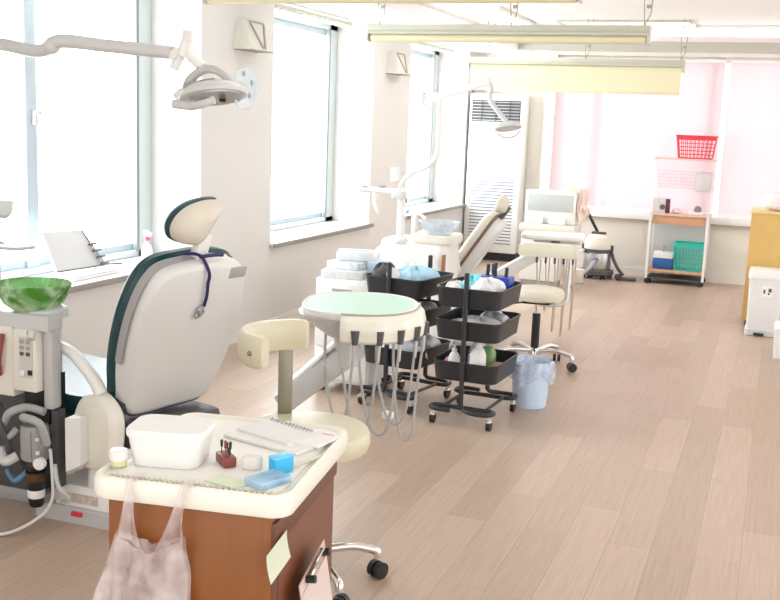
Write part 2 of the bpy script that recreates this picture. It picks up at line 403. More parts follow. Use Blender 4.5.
hanging_blind(-2.36, -.73, 5.86, 2.065, 0, 'rolled up ivory blind hanging in the middle, in front of the lowered one', (-2.30, -1.50, -.76))
hanging_blind(-2.60, -.80, 8.80, 2.08, .27, 'hanging ivory blind farthest back, partly lowered over the air conditioner', (-2.45, -1.6, -.83))

# ------------------------------------------------------------------ wall speakers
def wall_speaker(y, label):
    t = thing('wall_speaker', label, 'speaker', (XL, y, 2.02), 0, 'beige wall speakers')
    b = MB(); b.loft([[(0, -.17, -.10), (0, .17, -.10), (0, .125, .09), (0, -.125, .09)], [(.13, -.155, -.10), (.13, .155, -.10), (.06, .115, .09), (.06, -.115, .09)]])
    b.build('cabinet', SPEAKER, t, True)
    def face(v, z): # point on sloping front
        k = (z + .10) / .19; return Vector((.134 - .07 * k, v, z))
    g = MB(); 
    for s in (-1, 1): g.bar(face(.02 + s * .095, .075), face(.02 + s * .012, -.085), .018, .006, (1, 0, .4))
    g.bar(face(-.07, .08), face(.11, .08), .012, .005, (1, 0, .4)); g.build('badge', SPEAKERD, t, True)
    f = MB(); f.box((.065, 0, -.101), (.13, .31, .006)); f.build('base_plate', SPEAKERD, t, True)
wall_speaker(6.10, 'beige tapered wall speaker above the nearest chair, between two windows')
wall_speaker(8.82, 'smaller looking beige wall speaker on the far pier left of the last window')

# ------------------------------------------------------------------ air conditioner
t = thing('air_conditioner', 'tall white floor standing air conditioner in the back left corner', 'air conditioner', (-2.99, 11.38, 0))
b = MB(); b.box((0, 0, .97), (.62, .28, 1.76), bev=.018); b.build('body', WHITE, t, True)
b = MB(); b.box((0, .01, .05), (.60, .25, .10)); b.build('plinth', BLACK, t, True)
b = MB(); b.box((0, -.137, 1.66), (.55, .012, .235)); b.build('outlet', mat('vent_dark', (.06, .065, .07), .5), t, True)
for k in range(7): b = MB(); b.box((0, -.145, 1.56 + k * .033), (.53, .014, .006), rot=(.2, 0, 0)); b.build('vane', MIDGREY, t, True)
for k in range(3): b = MB(); b.box((-.16 + .16 * k, -.15, 1.66), (.008, .01, .23)); b.build('vane_bar', DGREY, t, True)
b = MB(); b.box((0, -.143, .55), (.53, .006, .76), bev=.002); b.build('grille', WHITE, t, True)
b = MB()
for k in range(20): b.box((0, -.1465, .20 + k * .036), (.49, .004, .013))
sl_ = b.build('grille_slots', mat('slot_grey', (.20, .23, .28), .5), t, True)
b = MB(); b.box((.05, -.143, 1.31), (.05, .008, .075), bev=.003); b.build('control_panel', LGREY, t, True)
b = MB(); b.cyl((-.335, .03, .0), (-.335, .03, 1.9), .012, n=10); b.build('pipe', DGREY, t, True)

# ------------------------------------------------------------------ dental chairs
def outline_back():
    L = [(.0, 0), (.17, .0), (.215, .03), (.235, .10), (.262, .20), (.275, .32), (.272, .44), (.25, .54), (.21, .60), (.14, .625), (.0, .635)]
    P = spline([(x, y, 0) for x, y in L], 4); P = [(p.x, p.y) for p in P]
    return P + [(-x, y) for x, y in P[::-1][1:-1]]
def dental_chair(label, loc, rz, uph, back_bot, back_top, band, headtilt, seat_l=1.05, hs=1., wid=1., fwd=0.):
    """patient looks along local -x, width along local y"""
    t = thing('dental_chair', label, 'dental chair', loc, rz)
    IR = Matrix.Rotation(-rz, 4, 'Z') @ Matrix.Translation((.06, 0, 0))
    b = MB(); b.pad(rrect(.70, .60, .02), [(0, 1), (.052, 1), (.058, .985)], IR); b.build('base_plate', MIDGREY, t, True)
    b = MB(); b.pad([(x + .03, y) for x, y in rrect(.62, .56, .03)], [(.056, 1), (.12, 1), (.135, .97)], IR); b.build('base_cover', WHITE, t, True)
    b = MB(); b.pad([(x + .0, y - .10) for x, y in rrect(.30, .34, .05)], [(.12, 1.0), (.27, .98), (.29, .9)], IR); b.build('pedestal', WHITE, t, True)
    # seat
    s = MB(); s.pad([(x + .0 - seat_l / 2, y) for x, y in rrect(seat_l, .50, .12, 7)], [(.325, .92), (.34, .99), (.38, 1.0), (.43, .99), (.452, .94)]); s.build('seat', uph, t, True)
    s = MB(); s.pad([(x - .02 - seat_l / 2, y) for x, y in rrect(seat_l - .05, .46, .12, 7)], [(.25, .85), (.27, .98), (.325, 1.0)]); s.build('seat_tray', OFFW, t, True)
    for sgn in (-1,):
        hc_ = [(p.x, p.y) for p in spline([(-.12, -.15, 0), (.0, -.17, 0), (.10, -.13, 0), (.135, -.02, 0), (.125, .10, 0), (.04, .165, 0), (-.06, .14, 0), (-.115, .03, 0), (-.12, -.15, 0)], 5)][:-1]
        c = MB(); c.pad([(.045 + x * .88, .31 + y * .88) for x, y in hc_],
              [(-.03, .90), (-.015, 1.0), (.015, 1), (.032, .94), (.04, .85)], frame((0, sgn * .265, .05), (1, 0, 0), (0, -1, 0)) if sgn < 0 else Matrix.Translation((0, .265, .05)) @ Matrix.Rotation(PI / 2, 4, 'X') )
        c.build('hinge_cover', OFFW, t, True)
    # backrest
    B, T = Vector(back_bot), Vector(back_top); up = (T - B).normalized(); L = (T - B).length; k = L / .635
    Mx = frame(B, (0, 1, 0), Vector((0, 1, 0)).cross(up))      # x = width, y = up, z = back normal (towards +x)
    Mx = Matrix(Mx)
    o = [(x * wid, y * k) for x, y in outline_back()]
    u = MB(); u.pad(o, [(-.07, .90), (-.062, .97), (-.045, 1.02), (-.02, 1.03), (-.005, 1.0)], Mx); u.build('backrest_pad', uph, t, True)
    s = MB(); s.pad(o, [(-.004, .995), (.045, .99), (.062, .975), (.072, .945), (.076, .90)], Mx); sh = s.build('backrest_shell', SHELLW, t, True)
    q = MB()
    ob = outline_back(); seg = [(x, y * k) for x, y in ob if x < -.01 and y > .22]
    if band:
        def bandpt(uu, vv):
            i = min(int(uu * (len(seg) - 1)), len(seg) - 2); f = uu * (len(seg) - 1) - i
            x = seg[i][0] + (seg[i + 1][0] - seg[i][0]) * f; y = seg[i][1] + (seg[i + 1][1] - seg[i][1]) * f
            cy = .32 * k; sc = 1.002
            return Mx @ Vector((x * sc, cy + (y - cy) * sc, .004 + vv * .032))
        q.grid(bandpt, 40, 2, .004); q.build('side_strip', GREY, sh, True)
        q = MB()
        for sg in (-1, 1): q = MB(); q.ball((sg * .17, .60 * k, .012), (.022, .018, .02), Mx, 12); q.build('knob', DGREY, sh, True)
        q = MB(); q.box((.17, .575 * k, .073), (.09, .045, .010), bev=.005, M=Mx); q.build('recess_plate', GREY, sh, True)
    else:
        q = MB(); q.tube([Mx @ Vector((x, y, -.003)) for x, y in [((x) * 1.02, .32 * k + (y - .32 * k) * 1.02) for x, y in o]], .010, 8, closed=True); q.build('piping', mat('dark_brown_piping', (.16, .09, .07), .4), t, True)
    g = MB(); g.pad([(x * .8, y * .14 - .01) for x, y in ob], [(-.03, 1), (.05, 1)], Mx); g.box((.07, 0, .335), (.30, .40, .11), bev=.03); g.build('recline_mechanism', DGREY, t, True)
    # headrest
    n = MB(); top = Mx @ Vector((0, .60 * k, .02)); hc = top + up * (.155 if band else .125) + Vector((-.01 - fwd, 0, 0))
    n.box(tuple((top + up * .06)), (.035, .06, .13), rot=(0, math.atan2(up.x, up.z), 0), bev=.008); n.build('headrest_stem', WHITE if band else DGREY, t, True)
    hup = (up + Vector((headtilt, 0, 0))).normalized(); H = frame(hc + hup * .02, (0, 1, 0), Vector((0, 1, 0)).cross(hup)) @ Matrix.Translation((-.07 * hs, 0, 0)) @ Matrix.Rotation(R(-20), 4, 'X') @ Matrix.Scale(hs, 4)
    eo = [(p.x / 240, p.y / 285) for p in spline([(24, 22, 0), (10, 22, 0), (-8, 17, 0), (-20, 7, 0), (-24, -6, 0), (-19, -17, 0), (-8, -22, 0), (3, -22, 0), (11, -9, 0), (19, 9, 0), (24, 22, 0)], 4)][:-1]
    h = MB(); h.pad(eo, [(-.048, .78), (-.042, .92), (-.026, 1.03), (-.010, 1.03), (-.004, 1.0)], H); h.build('headrest_pad', uph, t, True)
    h = MB(); h.pad(eo, [(-.004, .99), (.02, .98), (.045, .88), (.062, .66), (.068, .35)], H); h.build('headrest_shell', HEADBACK, t, True)
    a = MB()
    if band:
        a.tube([atY(44, 345, 3.04), atY(58, 346, 3.03), atY(72, 353, 3.01), atY(84, 366, 3.0), atY(95, 381, 3.0), atY(101, 394, 3.0)], [.019, .024], 14, 6); a.build('armrest', WHITE, t)
    else: a.tube([(-.36, -.31, .44), (-.38, -.31, .56), (-.30, -.31, .655), (-.17, -.31, .635), (-.06, -.31, .56), (.0, -.31, .47)], .030, 14, 6); a.build('armrest', WHITE, t, True)
    return t, Mx, k
ch1, MX1, k1 = dental_chair('white dental chair with dark teal upholstery, seen from behind in the left foreground', (-2.20, 3.28, 0), R(-14), TEAL,
      (.068, 0, .425), (.262, 0, 1.005), True, .35, wid=.96)
ch2, MX2, k2 = dental_chair('farther dental chair with white back and brown edging, behind the black carts', (-2.20, 6.85, 0), R(8), HEADBACK,
      (.12, 0, .42), (.425, 0, .89), False, .1, .78, .72, .9, .05)

# napkin chain on the near chair
W1 = parent_world(ch1)
P0 = W1 @ MX1 @ Vector((.0, .60 * k1, .07))
pt = lambda x, y, z: tuple(W1 @ MX1 @ Vector((x, y * k1, z)) - P0)
t = thing('bib_chain', 'purple cord with a metal clip hanging down behind the near headrest', 'cord', tuple(P0))
b = MB(); b.tube([pt(-.06, .64, .0), pt(-.02, .65, .045), pt(.0, .60, .088), pt(.01, .55, .088), pt(.02, .50, .088), pt(.022, .455, .086)], .006, 8, 5)
b.tube([pt(-.03, .65, .055), pt(.03, .655, .06), pt(.09, .645, .05)], .007, 8, 5); b.build('cord', NAVY, t, True)
b = MB(); b.box(pt(.012, .435, .084), (.012, .035, .04), rot=(.5, .2, 0), bev=.003); b.box(pt(.0, .42, .084), (.01, .03, .02), rot=(.6, 0, 0), bev=.003); b.build('clip', STEEL, t, True)

# ------------------------------------------------------------------ near spittoon unit
t = thing('spittoon_unit', 'near grey white spittoon unit with control panel, green glass bowl and exposed pump', 'spittoon unit', (-2.42, 3.05, 0))
b = MB(); b.span((-2.95, 3.06, 0), (-2.50, 3.20, .055), .008); b.build('floor_plate', GREY, t)
b = MB(); b.span((-2.75, 3.06, .055), (-2.52, 3.16, .50), .01); b.build('rear_housing', DGREY, t)
b = MB(); b.span((-2.394, 2.93, .435), (-2.352, 2.985, .735), .012); b.build('side_panel', MIDGREY, t)
b = MB(); b.loft([[(x, y, z) for x, y in [(-2.74, 2.92), (-2.345, 2.905), (-2.355, 2.995), (-2.74, 3.09)]] for z in (.728, .780)])
b.pad([(x - 2.46, y + 3.01) for x, y in ellipse(.10, .09)], [(.76, 1.0), (.790, .96), (.80, .8)]); b.build('top_cover', LGREY, t)
pn = MB(); pn.span((-2.50, 2.90, .50), (-2.397, 3.05, .728), .008); panel = pn.build('control_panel', OFFW, t)
pn = MB(); pn.span((-2.464, 2.894, .555), (-2.410, 2.902, .70)); pn.build('keypad', mat('keypad_beige', (.62, .60, .55), .5), panel)
for i in range(2):
    for j in range(3): 
        q = MB(); q.box((-2.452 + i * .027, 2.892, .685 - j * .022), (.016, .005, .014), bev=.003); q.build('button', GREY if j < 2 else DGREY, panel)
q = MB(); q.box((-2.418, 2.893, .575), (.016, .006, .018)); q.box((-2.418, 2.893, .718), (.018, .006, .016), bev=.004); q.build('socket', BLACK, panel)
q = MB(); q.cyl((-2.448, 2.896, .572), (-2.448, 2.886, .572), .011); q.build('dial', WHITE, panel)
q = MB(); q.cyl((-2.412, 2.90, .722), (-2.405, 2.885, .70), .014); q.build('dial', LGREY, panel)
b = MB(); b.span((-2.66, 2.91, .47), (-2.505, 3.05, .73), .01); b.build('left_panel', OFFW, t)
b = MB(); b.tube([(-2.545, 2.90, .70), (-2.54, 2.885, .66), (-2.55, 2.885, .60), (-2.56, 2.90, .55)], .011, 10, 5); b.build('red_tube', mat('dull_red_rubber', (.30, .06, .05), .5), t)
b = MB(); b.span((-2.50, 2.96, .37), (-2.39, 3.05, .55)); b.build('cavity', BLACK, t)
b = MB(); b.loft([[(-2.300, 2.93, .215), (-2.235, 2.93, .25), (-2.235, 3.02, .25), (-2.300, 3.02, .215)], [(-2.300, 2.93, .415), (-2.235, 2.93, .425), (-2.235, 3.02, .425), (-2.300, 3.02, .415)]])
b.build('side_box', WHITE, t)
b = MB(); b.span((-2.375, 2.95, .14), (-2.345, 2.99, .43)); b.build('frame_post', DGREY, t)
b = MB(); b.lathe([(.046, .245), (.052, .255), (.052, .36), (.046, .375)], (-2.432, 2.93, 0), 20); b.box((-2.412, 2.878, .31), (.006, .006, .10)); pm = b.build('pump_motor', GREY, t)
q = MB(); q.cyl((-2.375, 2.89, .25), (-2.372, 2.872, .25), .022); q.build('cap', WHITE, pm)
for z in (.335, .285): q = MB(); q.box((-2.388, 2.888, z), (.012, .008, .012)); q.build('screw_cap', WHITE, pm)
b = MB(); b.lathe([(.05, .22), (.052, .235), (.045, .25)], (-2.432, 2.93, 0)); b.lathe([(.030, .20), (.038, .215), (.04, .225)], (-2.432, 2.93, 0)); b.build('pump_flange', BLACK, t)
b = MB(); b.lathe([(.022, .065), (.028, .075), (.03, .15), (.036, .20)], (-2.432, 2.93, 0)); cup = b.build('filter_cup', BLACK, t)
q = MB(); q.lathe([(.0295, .10), (.031, .105), (.031, .125), (.0295, .13)], (-2.432, 2.93, 0)); q.build('label_band', PAPER, cup)
q = MB(); q.lathe([(.034, .165), (.036, .17), (.037, .195)], (-2.432, 2.93, 0)); q.build('amber_ring', AMBER, cup)
for pts, r, mm in (([(-2.45, 2.90, .40), (-2.42, 2.86, .42), (-2.36, 2.87, .40), (-2.355, 2.90, .32)], .015, HOSE), ([(-2.55, 2.90, .36), (-2.50, 2.88, .42), (-2.45, 2.91, .44), (-2.38, 2.92, .43)], .015, HOSE),
        ([(-2.56, 2.90, .27), (-2.52, 2.87, .24), (-2.49, 2.90, .255)], .018, LGREY), ([(-2.58, 2.92, .43), (-2.54, 2.87, .38), (-2.52, 2.89, .30), (-2.55, 2.93, .22)], .014, DGREY),
        ([(-2.57, 2.93, .33), (-2.51, 2.885, .33), (-2.485, 2.9, .36)], .012, GREY), ([(-2.56, 2.93, .18), (-2.5, 2.9, .16), (-2.46, 2.93, .20)], .010, mat('blue_tube', (.10, .25, .40), .4)),
        ([(-2.35, 2.91, .30), (-2.335, 2.9, .2), (-2.33, 2.89, .12), (-2.36, 2.86, .06), (-2.44, 2.78, .012), (-2.56, 2.72, .010)], .006, LGREY),
        ([(-2.34, 2.92, .24), (-2.31, 2.90, .17), (-2.28, 2.92, .12), (-2.33, 2.94, .09)], .008, MIDGREY)):
    b = MB(); b.tube(pts, r, 10, 6); b.build('hose', mm, t)
BWL = (-2.475, 2.99, -.052)
b = MB(); b.lathe([(.04, .835), (.07, .835), (.105, .862), (.125, .90), (.134, .930), (.129, .934), (.118, .90), (.09, .868), (.04, .846)], BWL, 40, cap=False)
b.lathe([(.0, .846), (.04, .846)], BWL, 40, cap=False); b.build('spittoon_bowl', GREENGLASS, t)
b = MB(); b.lathe([(.05, .885), (.055, .905), (.03, .912)], (BWL[0], BWL[1], -.125)); b.build('bowl_seat', WHITE, t)
b = MB(); b.tube([(-2.66, 3.02, .80), (-2.66, 3.02, .99), (-2.60, 2.98, 1.008)], .012, 10, 5); b.box((-2.56, 2.96, 1.008), (.16, .10, .012), bev=.004); b.build('side_tray', MIDGREY, t)
b = MB(); b.tube([(-2.82, 3.08, 1.13), (-2.66, 3.0, 1.12), (-2.60, 2.97, 1.13)], .012, 10, 5); b.lathe([(.012, 1.11), (.030, 1.125), (.036, 1.165), (.034, 1.175)], (-2.568, 2.95, 0)); b.build('cup_holder', LGREY, t)
b = MB(); b.cyl((-2.82, 3.10, .80), (-2.82, 3.10, 1.66), .025, n=18); b.lathe([(.04, .80), (.04, .83), (.03, .85)], (-2.82, 3.10, 0)); b.build('lamp_post', WHITE, t)
q = MB(); q.box((-2.31, 2.996, .092), (.19, .006, .034)); q.build('warning_label', mat('label_beige_grey', (.60, .52, .47), .6, var=.5, bscale=55), ch1)
q = MB(); q.box((-2.29, 2.975, .040), (.045, .014, .016), bev=.003); q.build('pedal', RED, ch1)

# operating light over the near chair
t = thing('operating_light', 'white operating light on a long jointed arm over the near chair', 'dental light', (-2.82, 3.10, 1.66))
Y = 2.75
E0 = Vector((-2.82, 3.10, 1.66)); A = atY(-4, 44, 2.86); B = atY(36, 51, 2.78); C_ = atY(52, 46, Y); C2 = atY(62, 41, Y); D = atY(174, 53, Y)
b = MB(); b.cyl(E0, E0 + Vector((0, 0, .05)), .034); b.tube([E0 + Vector((0, 0, .04)), A, B, C_], .021, 14, 8); b.build('lower_arm', LGREY, t)
b = MB(); b.tube([C_ + Vector((-.01, 0, -.004)), C2, C2 + (D - C2) * .4, D], [.024, .019], 14, 6); b.ball(C_, .026); b.build('upper_arm', LGREY, t)
J = atY(188, 46, Y)
b = MB(); b.cyl(D, atY(180, 58, Y), .022, .026); b.cyl(atY(179, 55, Y), atY(174, 69, Y), .018, .014); b.cyl(atY(183, 56, Y), atY(188, 38, Y), .020, .017)
b.bar(atY(185, 36, Y), atY(195, 37, Y), .035, .035, bev=.004); b.tube([atY(191, 38, Y), atY(190, 54, Y), atY(196, 61, Y), atY(203, 67, Y)], .016, 12, 6); b.build('yoke', WHITE, t)
b = MB(); b.tube([atY(186, 97, Y), atY(189, 82, Y), atY(203, 70, Y), atY(218, 71, Y), atY(231, 82, Y), atY(233, 90, Y)], [.015, .011], 12, 8); b.ball(atY(202, 67, Y), .016); b.build('bail', MIDGREY, t)
hc = atY(213, 95, Y); ax = (atY(246, 85, Y) - atY(190, 102, Y)).normalized()
Hm = frame(hc, ax, Vector((.16, -.26, -.95)))
b = MB(); b.pad([(x, y) for x, y in ellipse(.112, .075, 40)], [(-.030, .45), (-.026, .75), (-.012, .95), (.0, 1.0), (.008, .97)], Hm)
hd = b.build('lamp_head', LGREY, t)
b = MB(); b.pad([(x + .01, y) for x, y in ellipse(.088, .060, 32)], [(.006, 1.0), (.012, .96)], Hm); b.build('reflector', mat('reflector_grey', (.40, .40, .42), .25, .5), hd)
for x in (-.035, .03): b = MB(); b.lathe([(.010, .016), (.011, .022), (.006, .024)], (x, -.006, 0), 14, Hm); b.build('lamp', BLACK, hd)
b = MB(); b.box((-.035, .0, -.034), (.11, .06, .022), bev=.008, M=Hm); b.build('housing_vent', GREY, hd)
b = MB(); b.tube([atY(214, 100, Y - .07), atY(202, 104, Y - .07), atY(190, 106, Y - .05), atY(174, 104, Y - .04)], [.012, .013], 12, 6); b.build('handle', LGREY, t)
b = MB(); b.tube([atY(178, 92, Y), atY(184, 99, Y), atY(196, 98, Y)], .018, 10, 5); b.build('pivot', WHITE, t)
sc_ = atY(245, 88, Y + .07); Sm = frame(sc_, (.15, .2, 1), Vector((.85, -.5, .1)))
b = MB(); b.pad(ellipse(.066, .046, 32), [(-.010, .6), (-.003, .95), (.003, 1), (.006, .97)], Sm); b.build('spare_shield', CLEARPL, t)
b = MB()
b.bm.free()
for k in range(5): b = MB(); b.ball((-.04 + .02 * k, (-1) ** k * .016, .007), (.009, .005, .003), Sm, 8); b.build('bulb_holder', GREY, t)

# ------------------------------------------------------------------ bracket table of the near unit
t = thing('bracket_table', 'rounded instrument table with mint green mat on a white arm, near', 'instrument table', (-2.05, 3.55, .0))
tc_ = Vector((-1.490, 3.70, .795)); ang = R(16)
Tm = Matrix.Translation(tc_) @ Matrix.Rotation(ang, 4, 'Z')
ol = [( .225 * math.copysign(abs(math.cos(a)) ** .85, math.cos(a)), .255 * math.copysign(abs(math.sin(a)) ** .85, math.sin(a))) for a in [2 * PI * j / 44 for j in range(44)]]
b = MB(); b.pad(ol, [(-.035, .93), (-.02, .985), (-.008, 1.0), (.0, 1.0), (.004, .985), (-.004, .95)], Tm); b.build('table_top', WHITE, t)
b = MB(); b.pad(ol, [(-.006, .94), (.001, .94)], Tm); b.build('mat', MINT, t)
b = MB(); b.pad([(x * .90 - .015, y * .84 - .015) for x, y in ol], [(-.135, .42), (-.12, .55), (-.045, 1.04), (-.028, 1.09)], Tm); un = b.build('control_housing', MIDGREY, t)
for k in range(5): q = MB(); q.ball((.02 + .03 * k, -.185 + .012 * k, -.075), (.008, .006, .008), Tm, 10); q.build('button', DGREY, un)
# instrument holder along the front right side
def tp_(a, k, z):
    a = R(a); x = .225 * math.copysign(abs(math.cos(a)) ** .85, math.cos(a)); y = .255 * math.copysign(abs(math.sin(a)) ** .85, math.sin(a))
    return Tm @ Vector((x * k, y * k, z))
hprof = [(.93, -.040), (.94, .002), (1.0, .006), (1.05, -.004), (1.13, -.020), (1.17, -.055), (1.15, -.095), (1.06, -.108), (.95, -.09)]
def holder(u, v):
    i = v * (len(hprof) - 1); j = min(int(i), len(hprof) - 2); f = i - j
    d = hprof[j][0] + (hprof[j + 1][0] - hprof[j][0]) * f; z = hprof[j][1] + (hprof[j + 1][1] - hprof[j][1]) * f
    e = min(1, min(u, 1 - u) / .12); sc = math.sqrt(max(0, 1 - (1 - e) ** 2)); lob = .03 * math.cos(u * 8 * PI) * (d - 1) / .25
    return tp_(-98 + 108 * u, 1 + (d - 1) * (.35 + .65 * sc) + lob, z)
b = MB(); b.grid(holder, 64, 24, .008); b.build('instrument_holder', mat('pale_cream_plastic', (.80, .78, .69), .4), t)
b = MB(); b.tube([tp_(-98 + 108 * u / 24, 1.035, .001) for u in range(25)], .004, 8); b.build('holder_groove', GREY, t)
hp = [tp_(a, 1.15, -.070) for a in (-88, -70, -50, -28, -6)]
hoses = []
for k, p in enumerate(hp):
    q = MB(); q.cyl(p + Vector((0, 0, .018)), p + Vector((0, 0, -.035)), .017, .011, 14); hpz = q.build('handpiece_socket', DGREY, t)
    q = MB(); q.cyl(p + Vector((0, 0, -.02)), p + Vector((-.004, 0, -.10)), .008, .007, 10); q.build('handpiece', STEEL, t)
    lo = [.36, .33, .31, .34, .26][k]
    a = p + Vector((-.005, .0, -.08)); back = tc_ + Vector((-.10 + .06 * k, -.10 + .03 * k, -.09))
    q = MB(); q.tube([a, a + Vector((-.02, .01, -.18)), Vector((a.x * .75 + back.x * .25, a.y * .75 + back.y * .25, lo + .03)), Vector(((a.x + back.x) / 2, (a.y + back.y) / 2, lo)),
                      Vector((a.x * .25 + back.x * .75, a.y * .25 + back.y * .75, lo + .05)), back + Vector((0, 0, -.15)), back], .0055, 8, 6)
    q.build('hose', HOSE, t)
q = MB(); q.box(tuple(atZ(388, 415, .33)), (.045, .03, .03), bev=.006); q.build('hose_clip', WHITE, t)
# neck and arm
nk = tc_ + Vector((-.03, -.03, -.10))
b = MB(); b.cyl(nk, nk + Vector((0, 0, -.14)), .045, .05, 24); b.build('neck', LGREY, t)
e1 = Vector((nk.x - .01, nk.y, .60)); e0 = Vector((-1.765, 3.56, .385))
b = MB(); b.bar(e1 + Vector((.045, .02, .03)), e0, .085, .095, bev=.02); b.cyl(e1 + Vector((.0, 0, -.05)), e1 + Vector((0, 0, .07)), .055, .052); arm_ = b.build('arm', MIDGREY, t)
b = MB(); b.bar(e1 + Vector((-.02, 0, .062)), e0 + Vector((0, 0, .052)), .06, .014, bev=.004); b.build('arm_cover', WHITE, arm_)
b = MB(); b.cyl(Vector((-1.79, 3.555, .02)), Vector((-1.79, 3.555, .33)), .04, .04); b.build('arm_post', OFFW, t)
b = MB(); b.bar((-1.72, 3.57, .035), (-1.80, 3.545, .035), .10, .05, bev=.01); b.build('post_foot', MIDGREY, t)

# ------------------------------------------------------------------ stools
def caster(mb_w, mb_f, p, r=.03, ang=0.):
    """twin wheel at floor point p"""
    d = Vector((math.cos(ang), math.sin(ang), 0)) * .014
    for s in (-1, 1):
        c = Vector(p) + Vector((0, 0, r)) + d * s; mb_w.cyl(c - d * .7, c + d * .7, r, n=18)
    mb_f.cyl(Vector(p) + Vector((0, 0, r)), Vector(p) + Vector((0, 0, r * 2 + .02)), .011, n=10)
    mb_f.box(tuple(Vector(p) + Vector((0, 0, r * 1.75))), (.04, .035, .02), rot=(0, 0, ang), bev=.006)
def stool(label, loc, rz, seat_r, seat_z, legs, backfn, mseat, group=None, legcol=CHROME, leg_top=.115, r=.29):
    t = thing('dental_stool', label, 'stool', loc, rz)
    b = MB(); b.lathe([(seat_r * .75, seat_z - .075), (seat_r * .97, seat_z - .065), (seat_r, seat_z - .045), (seat_r, seat_z - .022), (seat_r * .96, seat_z - .006), (seat_r * .85, seat_z + .001), (seat_r * .4, seat_z + .004)], n=44); b.build('seat', mseat, t, True)
    b = MB(); b.cyl((0, 0, .30), (0, 0, seat_z - .07), .014, n=14); b.build('piston', CHROME, t, True)
    b = MB(); b.lathe([(.022, .09), (.026, .10), (.026, .34), (.02, .345)]); b.build('gas_column', BLACK, t, True)
    b = MB(); b.box((0, 0, seat_z - .082), (.17, .17, .02), bev=.005); b.build('seat_plate', BLACK, t, True)
    b = MB(); b.tube([(-.06, -.03, seat_z - .09), (-.17, -.08, seat_z - .10), (-.23, -.11, seat_z - .115)], .005, 8, 4); b.cyl((-.20, -.095, seat_z - .107), (-.25, -.12, seat_z - .12), .010, n=10); b.build('height_lever', BLACK, t, True)
    b = MB(); b.lathe([(.035, .065), (.04, .08), (.035, .12), (.028, .125)]); b.build('hub', legcol, t, True)
    for a in legs:
        d = Vector((math.cos(a), math.sin(a), 0))
        l = MB(); l.tube([d * .03 + Vector((0, 0, leg_top - .01)), d * .15 + Vector((0, 0, leg_top)), d * (r - .035) + Vector((0, 0, leg_top - .012)), d * (r - .006) + Vector((0, 0, leg_top - .022)), d * r + Vector((0, 0, leg_top - .045))], .0145, 12, 4)
        lo = l.build('leg', legcol, t, True)
        w_ = MB(); f_ = MB(); caster(w_, f_, d * r, .028, a + PI / 2 + .6); w_.build('caster', BLACK, lo, True); f_.bm.free()
    backfn(t)
    return t
S1 = Vector((-1.335, 2.905, 0))
def back1(t):
    dirn = R(180); c = Vector((-.035, -.03, 0))
    def arc(u, v):
        a = dirn + R(-78 + 158 * u); rad = .160
        cx = [(-.024, -.048), (.018, -.05), (.03, -.036), (.033, 0), (.03, .036), (.015, .05), (-.015, .05), (-.03, .036), (-.033, 0), (-.03, -.036), (-.024, -.048)]
        i = v * (len(cx) - 1); j = min(int(i), len(cx) - 2); f = i - j
        q = (cx[j][0] + (cx[j + 1][0] - cx[j][0]) * f, cx[j][1] + (cx[j + 1][1] - cx[j][1]) * f)
        e = min(u, 1 - u); k = 1 if e > .04 else .86 + .14 * e / .04
        rr = rad + q[0] * k * .72; return Vector((c.x + math.cos(a) * rr, c.y + math.sin(a) * rr, .798 + q[1] * k))
    b = MB(); b.grid(arc, 30, 10)
    for e in (0, 1):
        bmesh.ops.holes_fill(b.bm, edges=[x for x in b.bm.edges if x.is_boundary])
    bmesh.ops.remove_doubles(b.bm, verts=b.bm.verts, dist=.0002); bmesh.ops.recalc_face_normals(b.bm, faces=b.bm.faces[:]); pd = b.build('backrest', LEATHER, t, True)
    q = MB(); a = dirn + R(66); q.ball((c.x + math.cos(a) * .184, c.y + math.sin(a) * .184, .795), .009, n=10); q.build('button', DSTEEL, pd, True)
    sa_ = R(128); st = c + Vector((math.cos(sa_), math.sin(sa_), 0)) * .155
    b = MB(); b.tube([Vector((0, 0, .440)), st * .8 + Vector((0, 0, .440)), st + Vector((0, 0, .49))], .012, 10, 4)
    b.box((st.x, st.y, .62), (.012, .048, .31), rot=(0, 0, R(125)), bev=.004); b.build('back_stem', DSTEEL, t, True)
stool('cream padded stool with a curved arm shaped backrest beside the brown trolley', tuple(S1), 0, .200, .53, [R(33 + 72 * k) for k in range(5)], back1, LEATHER, r=.245)
S2 = atZ(538, 292, .48); S2.z = 0
def back2(t):
    def arc(u, v):
        x = -.185 + .37 * u; cx = [(-.026, -.042), (.02, -.046), (.03, 0), (.02, .046), (-.026, .042), (-.034, 0), (-.026, -.042)]
        i = v * 6; j = min(int(i), 5); f = i - j; q = (cx[j][0] + (cx[j + 1][0] - cx[j][0]) * f, cx[j][1] + (cx[j + 1][1] - cx[j][1]) * f)
        e = min(u, 1 - u); k = 1 if e > .06 else .7 + .3 * e / .06
        return Vector((x + .03, .19 - 1.2 * (x * x) + q[0] * k, .725 + q[1] * k))
    b = MB(); b.grid(arc, 24, 12); bmesh.ops.holes_fill(b.bm, edges=[x for x in b.bm.edges if x.is_boundary])
    bmesh.ops.remove_doubles(b.bm, verts=b.bm.verts, dist=.0002); bmesh.ops.recalc_face_normals(b.bm, faces=b.bm.faces[:]); b.build('backrest', LEATHER2, t, True)
    b = MB(); b.tube([(.0, .0, .40), (.13, .08, .395), (.17, .13, .42), (.175, .15, .55), (.175, .155, .70)], .011, 10, 5); b.build('back_stem', STEEL, t, True)
stool('round pale stool with a straight backrest and chrome star base beside the blue bin', tuple(S2), R(6), .165, .505, [R(a) for a in (-12, 60, 132, 204, 276)], back2, LEATHER2, r=.25)

